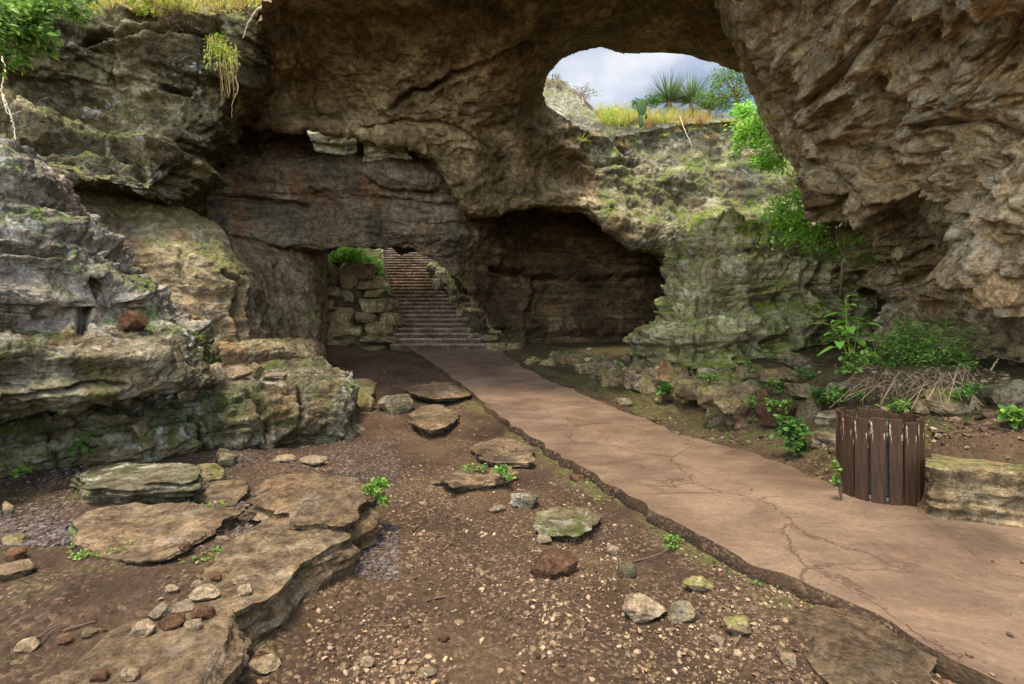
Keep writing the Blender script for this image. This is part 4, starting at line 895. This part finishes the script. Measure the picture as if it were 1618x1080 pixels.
def bush(name, label, cat, base, c, rad, n, L, mat='leaf', stemmat='twig', seed=1, nst=9, group=None, clump=.35, W=.5, up=.5):
    """a plant rooted at base: stems fan out to sprays of leaves inside an ellipsoid (centre c, radii rad)"""
    r = np.random.RandomState(seed); base = np.array(base, float); c = np.array(c, float); rad = np.array(rad, float)
    root = empty(name, base, label, cat, group); lv = PB(); st_ = PB(); ends = []
    for k in range(nst):
        e = c + rad * rv(r) * r.uniform(.3, .95) ; m = (base + e) / 2 + rad * r.normal(size=3) * .12 + np.array([0, 0, .1 * rad[2]])
        pts = [base + (m - base) * t * 2 if t < .5 else m + (e - m) * (t - .5) * 2 for t in np.linspace(0, 1, 7)]
        pts = np.array(pts); pts[1:-1] += r.normal(size=(5, 3)) * rad * .03
        st_.tube(pts, .012 * max(.5, rad[2]), .003, 5); ends.append(e)
        for j in range(3):
            e2 = e + rad * rv(r) * .4; st_.tube([e - (e - m) * .3, (e + e2) / 2, e2], .004 * max(.6, rad[2]), .0015, 4); ends.append(e2)
    ends = np.array(ends)
    for k in range(n):
        e = ends[r.randint(len(ends))]; p = e + rad * rv(r) * clump * r.uniform(0, 1) ** .6
        d = rv(r) + (p - base) / (np.linalg.norm(p - base) + 1e-6) * .6; d[2] *= .6
        u = np.array([0, 0, 1.]) * up + rv(r) * .5
        l = L * r.uniform(.6, 1.25); lv.leaf(p, d, u, l, l * W, r.uniform(0, .35))
    lo = tuple(base); st_.build('stem', M[stemmat], root, lo); lv.build('foliage', M[mat], root, lo)
    return root
def at(px, py, Y): return np.array(P(px, py, Y))
def tuft(name, label, cat, base, h, n, mat='grass', seed=1, spread=.6, W=.008, droop=.35, rad=.05, group=None, up=1.):
    r = np.random.RandomState(seed); b_ = PB(); base = np.array(base, float)
    for k in range(n):
        a = r.uniform(0, 2 * math.pi); q = r.uniform(0, 1) ** .5
        d = np.array([math.cos(a) * spread * q, math.sin(a) * spread * q, up]); b_.blade(base + np.array([math.cos(a), math.sin(a), 0]) * rad * q - np.array([0, 0, .02]), d, h * r.uniform(.5, 1.1), W, droop * r.uniform(.2, 1.4))
    o = b_.build(name, M[mat], None, tuple(base)); return tag(o, label, cat, group)
# shrub and little tree on the mossy boulder terrace
b0 = hit(1328, 470); b0 = np.array((b0.x, b0.y, b0.z))
r = np.random.RandomState(4); root = empty('small_tree', b0, 'slender young tree with bright green leaves growing up the mossy boulder, right side', 'tree')
tr = PB(); lv = PB(); Yt = min(b0[1] - .1, 10.0)
trunk = [b0, at(1330, 440, Yt), at(1332, 405, Yt - .1), at(1322, 375, Yt - .2), at(1326, 340, Yt - .2), at(1310, 315, Yt - .3)]
tr.tube(trunk, .035, .012, 8)
tips = []
for (a0, q) in [((1332,405),(1350,378)),((1332,405),(1300,392)),((1322,375),(1345,340)),((1322,375),(1290,355)),((1326,340),(1340,318)),((1326,340),(1290,330)),((1310,315),(1300,288)),((1310,315),(1270,310)),((1310,315),(1240,318)),((1322,375),(1262,372)),((1330,430),(1368,404)),((1310,315),(1225,345)),((1326,340),(1250,340)),((1322,375),(1225,380))]:
    s0 = at(a0[0], a0[1], Yt - .15); e = at(q[0], q[1], Yt - r.uniform(-.1, .7)); tr.tube([s0, (s0 + e) / 2 + r.normal(size=3) * .05, e], .013, .004, 5); tips += [e, (s0 + e) / 2 * .4 + e * .6]
for k in range(2400):
    e = tips[r.randint(len(tips))]; p = e + r.normal(size=3) * np.array([.17, .17, .07]); l = r.uniform(.05, .11); d = rv(r); d[2] *= .4; lv.leaf(p, d, np.array([0, 0, 1.]) + rv(r) * .4, l, l * .45, .2)
tr.build('trunk', M['bark'], root, tuple(b0)); lv.build('crown', M['leafbright'], root, tuple(b0))
def B(name, label, cat, bp, cp, rp, n, L, Y=None, **kw):
    """bush given by its picture box: root pixel bp, centre pixel cp, radii in pixels rp"""
    if Y is None: h = hit(*bp); Y = h.y; b_ = (h.x, h.y, h.z)
    else: b_ = at(bp[0], bp[1], Y)
    k = Y / F; c = at(cp[0], cp[1], Y - (rp[0] * .25 * k)); return bush(name, label, cat, b_, c, (rp[0] * k, rp[0] * .8 * k, rp[1] * k), n, L, **kw)
B('shrub', 'bright leafy shrub on top of the mossy boulder, below the dry brown bush', 'shrub', (1290,385), (1262,345), (52,38), 1500, .12, seed=21, Y=10.9, W=.45, mat='leafbright')
B('shrub', 'dense grey-green bush tucked under the overhang beside the upper wall', 'shrub', (1262,318), (1258,286), (30,20), 900, .07, seed=22, Y=13.6, mat='leafyel', W=.4)
B('shrub', 'dry reddish brown bush on the upper wall ledge', 'shrub', (1222,322), (1220,296), (32,14), 800, .08, seed=23, Y=14.2, mat='drybrown', W=.12)
B('creeper', 'low pale green creeper along the top edge of the mossy boulder', 'creeper', (1180,375), (1172,362), (38,11), 700, .06, seed=24, Y=11.8, mat='leafyel', W=.6)
B('creeper', 'small creeper patch at the boulder top right of the pale one', 'creeper', (1235,388), (1232,376), (26,10), 420, .07, seed=25, Y=11.4, W=.6)
B('shrub', 'light leafy shrub hanging down the cliff at the right edge of the skylight', 'shrub', (1236,215), (1196,212), (40,34), 1300, .12, seed=26, Y=14.2, nst=14, W=.5, mat='leafbright')
B('shrub', 'sparse leafy branches against the cliff just below the skylight shrub', 'shrub', (1245,235), (1212,245), (38,30), 900, .12, seed=27, Y=13.8, W=.5, mat='leafbright')
# tree seen through the skylight
def tree(name, label, base, crown, rad, n, L, mat, seed, cat='tree', lean=0.):
    r = np.random.RandomState(seed); base = np.array(base); crown = np.array(crown); root = empty(name, base, label, cat); t_ = PB(); l_ = PB(); tips = []
    t_.tube([base, base * .6 + crown * .4 + r.normal(size=3) * .08 * rad[0], crown], .06 * rad[0], .02 * rad[0], 8)
    for k in range(26):
        e = crown + np.array(rad) * rv(r) * r.uniform(.5, 1.); s0 = base * .45 + crown * .55 + (crown - base) * r.uniform(0, .4); m = (s0 + e) / 2 + r.normal(size=3) * .12
        t_.tube([s0, m, e], .018 * rad[0], .005, 5); tips += [e, m * .3 + e * .7]
    tips = np.array(tips)
    for k in range(n):
        p = tips[r.randint(len(tips))] + r.normal(size=3) * np.array(rad) * .13; l = L * r.uniform(.6, 1.2); d = rv(r); d[2] = d[2] * .5 - .2; l_.leaf(p, d, np.array([0, 0, 1.]) + rv(r) * .5, l, l * .5, .2)
    t_.build('trunk', M['bark'], root, tuple(base)); l_.build('crown', M[mat], root, tuple(base)); return root
tree('tree', 'airy light green tree on the skyline at the right of the skylight', hit(1172, 184), at(1160, 138, 18), (1.35, 1., .9), 3800, .09, 'leaf', 31)
tree('tree', 'thin dark shrub-like tree on the rocky skyline at the left of the skylight', hit(878, 152), at(877, 130, 18), (.45, .4, .3), 420, .05, 'leafdark', 32)
tree('tree', 'bare-looking low tree on the skyline right of the dark one', hit(922, 166), at(920, 146, 18.2), (.7, .5, .22), 420, .05, 'leafdark', 33)
# yuccas
def yucca(label, px, py, cy, R, n, seed):
    r = np.random.RandomState(seed); base = np.array(hit(px, py)); Y = base[1]; root = empty('yucca', base, label, 'yucca', 'yuccas on the skyline'); f = PB(); t_ = PB()
    c = at(px, cy, Y); t_.tube([base - np.array([0, 0, .4]), base, c], .10, .08, 8)
    for k in range(n):
        d = rv(r); d[2] = abs(d[2]) * .9 + .05 + (-.25 if r.rand() < .15 else 0); d /= np.linalg.norm(d); sd_ = np.cross(d, [0, 0, 1.]); sd_ /= np.linalg.norm(sd_); L = R * r.uniform(.8, 1.1); w_ = .026
        f.add([c - sd_ * w_ * .6, c + d * L * .3 - sd_ * w_, c + d * L, c + d * L * .3 + sd_ * w_, c + sd_ * w_ * .6, c + d * L * .3 - np.array([0, 0, .012])], [(0, 1, 5, 5), (1, 2, 5, 5), (2, 3, 5, 5), (3, 4, 5, 5), (0, 5, 4, 4)])
    t_.build('trunk', M['drybrown'], root, tuple(base)); f.build('leaves', M['yucca'], root, tuple(base))
yucca('largest spiky yucca on the skyline', 1056, 182, 160, 1.3, 190, 41)
yucca('second spiky yucca, just right of the largest', 1092, 180, 160, 1.25, 150, 42)
B('shrub', 'leafy shrub spilling over the cliff edge at the right end of the rim', 'shrub', (1195,190), (1180,176), (26,18), 900, .11, seed=46, Y=15.6, mat='leafbright', nst=12)
yucca('smallest spiky yucca, lower down and furthest right', 1120, 185, 172, 1.0, 90, 43)
# green mound of leaves behind the yuccas
B('shrub', 'dark green shrub behind the largest yucca', 'shrub', (1022,186), (1022,166), (26,12), 900, .09, seed=44, Y=19.2, mat='leafdark', nst=14)
# grasses along the rim
r = np.random.RandomState(50)
for k in range(46):
    px = 948 + 165 * (k / 45) + r.uniform(-4, 4); py = 190 + r.uniform(-10, 8)
    tuft('grass_tuft', 'tuft of green and gold grass on the rim below the yuccas', 'grass', hit(px, py), r.uniform(.45, .85), 130, 'grass' if k % 3 else 'dry', 100 + k, .7, .012, .5, .14, 'grass tufts on the skylight rim')
for k in range(14):
    px = 1115 + 115 * (k / 13); Y = r.uniform(17, 18.5)
    tuft('grass_tuft', 'short straw-coloured grass at the right end of the rim', 'grass', hit(px, 188 + r.uniform(-5, 5)), r.uniform(.2, .42), 80, 'dry' if k % 2 else 'grass', 160 + k, .7, .012, .5, .16, 'straw grass on the skylight rim')
for k in range(16):
    px = 895 + 330 * (k / 15); tuft('grass_tuft', 'grass hanging over the cliff face under the rim', 'grass', hit(px, 222 - 12 * (px > 1000) + r.uniform(-12, 10)), r.uniform(.25, .5), 60, 'grass' if k % 2 else 'dry', 190 + k, .8, .010, .9, .12, 'grass hanging under the rim', up=.5)
B('shrub', 'pale feathery bush at the left end of the grassy rim', 'shrub', (975,205), (972,184), (26,18), 900, .10, seed=45, Y=16.4, mat='leafyel', W=.15)
# prickly pear
root = empty('cactus', at(1014, 198, 16.3), 'prickly pear standing in the grass at the rim', 'cactus')
for (px, py, w_, h_, dy, tl) in [(1014,169,.17,.30,0,.05),(1012,190,.09,.24,.0,-.1),(1021,183,.09,.13,.02,.5)]:
    V, Fc = ico(3); V = V * np.array([w_, .04, h_]) ; V[:, 2] += .3 * w_ * (V[:, 0] / w_) ** 2 * 0
    o = mesh_np('pad', V, Fc, M['pad'], root); o.location = Vector(at(px, py, 16.3 - dy)) - root.location; o.rotation_euler = (0, tl, tl * 3)
# roots and hanging branches
def strand(label, pts, r0, r1, name='root', cat='root', mat='root', seed=1):
    r = np.random.RandomState(seed); A = np.array([at(*p) for p in pts]); A = catmull(A, 26); A[1:-1] += r.normal(size=(24, 3)) * .006
    b_ = PB(); b_.tube(A, r0, r1, 6); o = b_.build(name, M[mat], None, tuple(A[0])); return tag(o, label, cat)
strand('bare pale branch hanging from the grassy rim down the cliff', [(1074,184,15.9),(1082,205,15.6),(1092,228,15.4),(1096,250,15.4)], .018, .007, 'branch', 'branch')
strand('thin dark branch poking from the right edge below the skylight', [(1245,232,13.4),(1225,238,14),(1200,244,14.4),(1180,250,14.6)], .02, .006, 'branch', 'branch', 'twig')
for k, pts in enumerate([[(2,85,6.6),(8,110,6.5),(2,140,6.4),(12,165,6.3)],[(10,165,6.2),(20,190,6.0),(24,220,5.7)],[(4,150,6.3),(14,180,6.1),(34,175,6.0)]]):
    strand(['long pale root hanging at the left border under the leaves','fine root dangling lower at the left border','curled root end at the left border'][k], pts, .012, .004, seed=k + 5)
# creeper hanging from the rim of the left cliff
h = hit(352, 60); Yh = h.y - .25
root = empty('hanging_plant', at(350, 58, Yh), 'yellowish plant hanging from the cliff edge with trailing dry stems', 'hanging plant'); l_ = PB(); s_ = PB(); r = np.random.RandomState(61)
for k in range(46):
    x0 = r.uniform(330, 372); y1 = r.uniform(85, 158) if x0 > 345 else r.uniform(75, 115); x1 = x0 + r.uniform(-4, 12)
    A = catmull(np.array([at(x0, 58 + r.uniform(-4, 6), Yh + .15), at((x0 + x1) / 2 + r.uniform(-5, 5), (58 + y1) / 2, Yh + r.uniform(-.15, .1)), at(x1, y1, Yh + r.uniform(-.1, .1))]), 8); s_.tube(A, .006, .003, 4)
    for q in range(22):
        p = A[r.randint(8)] + r.normal(size=3) * .03
        if p[2] > at(0, 118, Yh)[2] + r.uniform(-.1, .4): l = r.uniform(.04, .08); l_.leaf(p, rv(r) - np.array([0, 0, .5]), rv(r), l, l * .4, .2)
s_.build('stem', M['dry'], root, tuple(root.location)); l_.build('foliage', M['leafyel'], root, tuple(root.location))
strand('single long root trailing below the hanging plant', [(372,120,9.0),(376,140,9.0),(368,160,9.1),(366,185,9.2)], .008, .004, seed=9)
# upper left corner leaves
B('shrub', 'green leafy bush leaning in at the top left corner', 'shrub', (-30,40), (25,35), (55,55), 1500, .10, seed=71, Y=6.1, nst=16, W=.5)
B('shrub', 'small leafy twigs along the cliff top near the left corner', 'shrub', (80,10), (100,6), (52,12), 500, .09, seed=72, Y=8.2, W=.5)
B('shrub', 'bright green leaves along the cliff top, left of the dry stems', 'shrub', (240,5), (250,0), (60,10), 800, .10, seed=73, Y=9., W=.5, mat='leafyel')
B('shrub', 'tangle of dead brown stems at the cliff top', 'shrub', (285,14), (285,26), (30,15), 600, .10, seed=74, Y=9.05, mat='drybrown', stemmat='drybrown', W=.08, nst=16)
for k in range(22):
    px = 120 + 300 * k / 21; tuft('grass_tuft', 'grass along the top of the left cliff', 'grass', at(px, 10 - (px > 380) * 8 + r.uniform(-4, 6), 8.9), .35, 60, 'grass' if k % 3 else 'dry', 260 + k, .8, .009, .6, .12, 'grass on top of the left cliff', up=.6)
strand('gnarled roots running down the rim of the left cliff', [(428,2,8.7),(405,18,8.8),(392,38,8.9),(384,60,9.0)], .03, .012, seed=11)
# greenery by the stairs
B('shrub', 'lush green bush on top of the left stone stack, under the low arch', 'shrub', (555,414), (548,402), (48,16), 2400, .13, seed=81, Y=17.2, nst=20, mat='leafbright')
B('shrub', 'green plant between the bush and the steps', 'shrub', (588,420), (594,422), (14,16), 380, .11, seed=82, Y=17.5, mat='leafbright')
B('shrub', 'little green tuft of leaves over the large hewn block', 'shrub', (608,462), (610,457), (9,5), 120, .07, seed=83, Y=15)
B('shrub', 'yellow-green plant in the sunlit stones right of the stairs', 'shrub', (722,446), (722,438), (13,14), 460, .10, seed=84, Y=16.3, mat='leafyel')
B('shrub', 'small green plant edging the upper steps', 'shrub', (683,438), (681,434), (6,6), 120, .08, seed=85, Y=18.5)
B('shrub', 'small green plant under the yellow-green one', 'shrub', (732,460), (733,454), (6,8), 140, .07, seed=86, Y=15.6)
# right bank: dark shrub with dead stems, big-leaved plant
B('shrub', 'wide ferny green shrub on the bank in front of the overhang', 'shrub', (1450,604), (1452,566), (74,48), 6500, .05, seed=91, nst=44, mat='leaf', W=.42, Y=6.9, clump=.25)
B('shrub', 'green undergrowth left of the ferny shrub', 'shrub', (1395,602), (1385,580), (42,24), 1200, .05, seed=92, nst=16, W=.5, Y=7.3)
root = empty('dead_stems', at(1440, 605, 7.1), 'tangle of arching dead stems below the ferny shrub', 'dead stems'); s_ = PB(); r = np.random.RandomState(93)
for k in range(64):
    x0 = r.uniform(1375, 1540); x1 = x0 + r.uniform(-85, 70); ya = r.uniform(604, 632); Y0 = hit(x0, ya).y; top = ya - r.uniform(8, 34); yb = ya + r.uniform(2, 20)
    A = catmull(np.array([at(x0, ya, Y0), at((x0 * .6 + x1 * .4), top, Y0 - .1), at(x1, yb, Y0 - .3)]), 12); s_.tube(A, .0045, .002, 4)
s_.build('stems', M['deadstem'], root, tuple(root.location)); 
strand('pale stick propped against the bank at the right', [(1548,604,6.3),(1570,578,6.5),(1578,566,6.6)], .012, .007, 'stick', 'stick', 'root')
def bigleaf(label, bp, ptips, L, Y, seed, mat='leaf'):
    r = np.random.RandomState(seed); b_ = at(*bp, Y); root = empty('plant', b_, label, 'plant'); s_ = PB(); l_ = PB()
    for (tx, ty) in ptips:
        e = at(tx, ty, Y + r.uniform(-.12, .12)); s_.tube([b_, (b_ + e) / 2 + r.normal(size=3) * .03, e], .010, .005, 6)
        for q in range(10):
            a = q * 2.4 + r.uniform(-.3, .3); tt = 1 - .06 * q; p = b_ + (e - b_) * tt; l = L * r.uniform(.7, 1.1) * (1 if q else .7)
            l_.leaf(p, np.array([math.cos(a), math.sin(a), .35 - .05 * q]), np.array([0, 0, 1.]), l, l * .42, .3)
    s_.build('stem', M['leafyel'], root, tuple(b_)); l_.build('foliage', M[mat], root, tuple(b_))
for k, (bp, cp, rp, n, l, lab) in enumerate([
 ((1268,600),(1268,590),(22,9),200,.045,'low weeds in front of the rounded grey rock'),
 ((1215,660),(1226,640),(20,10),160,.05,'weeds on the bank left of the rounded red brown rock'),
 ((1290,640),(1290,626),(20,12),200,.05,'scruffy weeds between the bank blocks'),
 ((1120,606),(1120,598),(22,7),160,.045,'mossy seedlings at the foot of the big boulder'),
 ((1530,640),(1532,622),(20,14),220,.05,'weeds at the right foot of the ferny shrub'),
 ((1430,650),(1432,640),(26,9),200,.045,'low green plants between the litter bin and the dead stems'),
 ((1350,640),(1352,628),(22,10),200,.045,'green weeds behind the left rim of the litter bin')]):
    B('plant', lab, 'weed', bp, cp, rp, n, l, seed=500 + k, mat='leaf' if k % 2 else 'leafdark', W=.55, nst=8)
bigleaf('tall plant with large pointed leaves standing before the dark gap', (1345,580), [(1336,470),(1358,505),(1312,510)], .36, 7.6, 5, 'leafbright')
B('plant', 'leafy weed growing beside the litter bin', 'weed', (1256,716), (1256,684), (24,30), 330, .07, seed=95, W=.75, mat='leafdark')
for k, (bp, cp, rp, n, l, lab) in enumerate([
 ((1054,626),(1054,612),(11,10),60,.13,'clump of broad shiny leaves growing from the kerb'),
 ((1187,660),(1186,640),(9,18),90,.06,'thin weed climbing the kerb stone before the rounded rock'),
 ((1224,620),(1224,608),(16,12),140,.05,'spindly weed under the hewn blocks'),
 ((1183,590),(1184,578),(6,10),60,.05,'sprig of leaves on the leftmost hewn block'),
 ((1318,636),(1316,622),(16,14),120,.07,'leafy sprout above the litter bin'),
 ((1345,590),(1345,572),(30,16),300,.06,'pale seedlings under the tall big-leaved plant'),
 ((1606,672),(1603,655),(16,14),160,.07,'bright weed at the right border'),
 ((592,798),(594,778),(20,16),520,.035,'small bright fern beside the hump-backed boulder'),
 ((795,760),(795,744),(20,10),160,.04,'weeds behind the thin mossy flagstone'),
 ((752,744),(752,740),(20,6),110,.03,'tiny weeds on the rim of the thin mossy flagstone'),
 ((138,728),(138,708),(18,20),34,.10,'round-leaved plant in front of the long bench'),
 ((38,748),(38,742),(14,5),16,.09,'pair of leaves sprouting low on the bench at the left'),
 ((1066,858),(1058,854),(18,5),90,.03,'fine weeds in the path edge, near the flat tan stone'),
 ((976,578),(978,574),(4,4),20,.08,'leaf tuft beside the tallest cairn'),
 ((1330,790),(1322,752),(6,22),60,.04,'weed squeezed between the litter bin and the path')]):
    B('plant', lab, 'weed', bp, cp, rp, n, l, seed=300 + k, mat='leafdark' if k in (0, 10) else 'leaf', W=.7, nst=5)
tuft('grass_tuft', 'dry bent grass stalks in the dark gap behind the tall plant', 'grass', hit(1390, 545), .8, 40, 'dry', 401, .7, .01, .8, .3)

# ------------------------------------------------------------------ loose litter too many to count
def scatter(name, label_kind, n, smin, smax, mat, seed, region, flat=.6, sub=1, dens=None):
    r = np.random.RandomState(seed); V0, F0 = ico(sub); X, Y = region(r, n); keep = np.ones(len(X), bool)
    inside = (X > xl(Y) + .0) & (X < xr(Y) - .0) & (Y < 14.5)
    if dens is not None: keep &= dens(X, Y, r)
    keep &= ~inside | (r.rand(len(X)) < .006); X, Y, inside = X[keep], Y[keep], inside[keep]; Z = gz(X, Y); Z = np.where(inside, zpath(Y) + .004, Z); m = len(X)
    s_ = smin * (smax / smin) ** (r.rand(m) ** 2.6); A = V0[None] * (1 + r.normal(size=(m, len(V0), 1)) * .17) * s_[:, None, None] * np.stack([r.uniform(.7, 1.3, m), r.uniform(.7, 1.3, m), r.uniform(.35, .8, m) * flat / .6], 1)[:, None]
    a = r.uniform(0, 6.28, m); tl = r.normal(size=m) * .3; ca, sa = np.cos(a)[:, None], np.sin(a)[:, None]
    x, y, z = A[..., 0], A[..., 1], A[..., 2]; z = z + x * np.sin(tl)[:, None]
    A = np.stack([x * ca - y * sa + X[:, None], x * sa + y * ca + Y[:, None], z + Z[:, None] + .15 * s_[:, None]], -1)
    o = mesh_np(name, A.reshape(-1, 3), (F0[None] + (np.arange(m) * len(V0))[:, None, None]).reshape(-1, 3), mat, smooth_=False); return tag(o, kind='stuff')
def pebble_mat(name, cols):
    s = NT(name); r_ = s.n('ValToRGB'); s.l(s.geo, 'Random Per Island', r_, 0); e = r_.color_ramp.elements; e[0].color = lin(cols[0]); e[1].color = lin(cols[-1])
    for k, c in enumerate(cols[1:-1]): q = e.new((k + 1) / (len(cols) - 1)); q.color = lin(c)
    n = s.noise(s.pos(), 60, 4, .7); c = s.mix(None, r_, s.ramp(n, .3, .7, ca=(.7,) * 3 + (1,), cb=(1.2,) * 3 + (1,)), 'MULTIPLY', .8); s.l(c, 0, s.b, 'Base Color'); return s.m
M['pebble'] = pebble_mat('mixed_gravel', [(44, 33, 23), (74, 57, 40), (96, 76, 54), (58, 44, 31), (106, 86, 62), (138, 116, 88)])
M['darkpeb'] = pebble_mat('dark_gravel', [(48, 41, 37), (72, 62, 55), (94, 82, 72), (62, 53, 47)])
def reg(x0, x1, y0, y1, pw=1.):
    return lambda r, n: (lambda Y: ((r.uniform(x0, x1, n)) / F * 1. * Y, Y))(F * 1.65 / r.uniform(y0, y1, n))
patch = lambda X, Y, r: fbm(np.stack([X * 1.1, Y * 1.1, 0 * X + 3], 1), 3) + r.uniform(-.35, .35, len(X)) + .45 * (r.rand(len(X)) < .12) > .02
scatter('gravel', '', 44000, .004, .019, M['pebble'], 1, reg(-330, 830, 130, 640), dens=patch)
scatter('gravel', '', 1800, .012, .035, M['pebble'], 2, reg(-330, 830, 120, 500), dens=lambda X, Y, r: patch(X, Y, r) & (r.rand(len(X)) < .35))
scatter('dark_gravel', '', 30000, .006, .022, M['darkpeb'], 3, reg(-900, -180, 190, 420), dens=lambda X, Y, r: (X < -.6) & (Y > 3.2) & (fbm(np.stack([X, Y, 0 * X + 9], 1), 2) + r.uniform(-.4, .4, len(X)) > -.1))
scatter('gravel', '', 7000, .01, .05, M['pebble'], 4, reg(100, 800, 66, 300), dens=lambda X, Y, r: (X > xr(Y)) & patch(X, Y, r))
# leaf litter and green seedlings
M['litter'] = leaf_mat('fallen_leaves', (70, 50, 36), (146, 116, 80), .05)
def litter(name, n, L, mat, seed, region, dens, lift=.01, up=1.):
    r = np.random.RandomState(seed); X, Y = region(r, n); k = dens(X, Y, r) & ~((X > xl(Y)) & (X < xr(Y)) & (Y < 14.5)); X, Y = X[k], Y[k]; Z = gz(X, Y); b_ = PB()
    for x, y, z in zip(X, Y, Z):
        d = rv(r); d[2] = abs(d[2]) * (.2 if up > .9 else 1); l = L * r.uniform(.5, 1.3); b_.leaf(np.array([x, y, z + lift]), d, np.array([0, 0, 1.]) + rv(r) * .3, l, l * .6, .2)
    return tag(b_.build(name, M[mat], None), kind='stuff')
litter('leaf_litter', 900, .03, 'litter', 5, reg(-600, 830, 110, 600), lambda X, Y, r: patch(X, Y, r))
litter('leaf_litter', 1500, .045, 'litter', 6, reg(200, 830, 70, 170), lambda X, Y, r: X > xr(Y))
ns_ = lambda X, Y, s: fbm(np.stack([X * 1.4, Y * 1.4, 0 * X + s], 1), 3)
litter('ground_cover', 2600, .022, 'leaf', 7, reg(-700, -440, 270, 420), lambda X, Y, r: ns_(X, Y, 2) > .12, .012, .5)
litter('ground_cover', 2600, .03, 'leaf', 8, reg(100, 720, 70, 260), lambda X, Y, r: (X > xr(Y)) & (ns_(X, Y, 5) > .15), .012, .5)
litter('ground_cover', 3600, .022, 'leafdark', 9, reg(-100, 700, 150, 640), lambda X, Y, r: (X < xl(Y)) & (X > xl(Y) - .28) & (ns_(X, Y, 8) > .05), .01, .5)
# twigs
r = np.random.RandomState(77)
for k, (x0, y0, x1, y1, lab) in enumerate([(686,948,742,938,'dark forked twig lying in the middle of the gravel'),(622,1045,672,1022,'straight twig at the bottom of the dirt floor'),(700,872,716,858,'short broken stick on the dirt'),
  (920,1010,926,985,'thin upright twig right of the middle'),(652,841,664,828,'small twig near the slab edging'),(1000,890,1060,868,'curved twig on the earth below the path'),(818,850,858,838,'pale twig in front of the dark mossy slab'),
  (568,888,582,876,'bit of stick under the slab edging'),(905,950,920,962,'brown stub of wood near the flat tan stone'),(60,1012,90,992,'dead twig on the mossy dirt at the lower left'),(100,1000,150,985,'longer dead twig behind the corner slab')]):
    h0, h1 = hit(x0, y0), hit(x1, y1); A = catmull(np.array([h0, (h0 + h1) / 2 + Vector(r.normal(size=3) * .008), h1]) + np.array([0, 0, .012]), 10); b_ = PB(); b_.tube(A, .006, .003, 6)
    if k == 0: b_.tube([A[5], A[5] + np.array([.02, .05, .01])], .004, .002, 5)
    tag(b_.build('twig', M['twig'], None, tuple(A[0])), lab, 'twig')
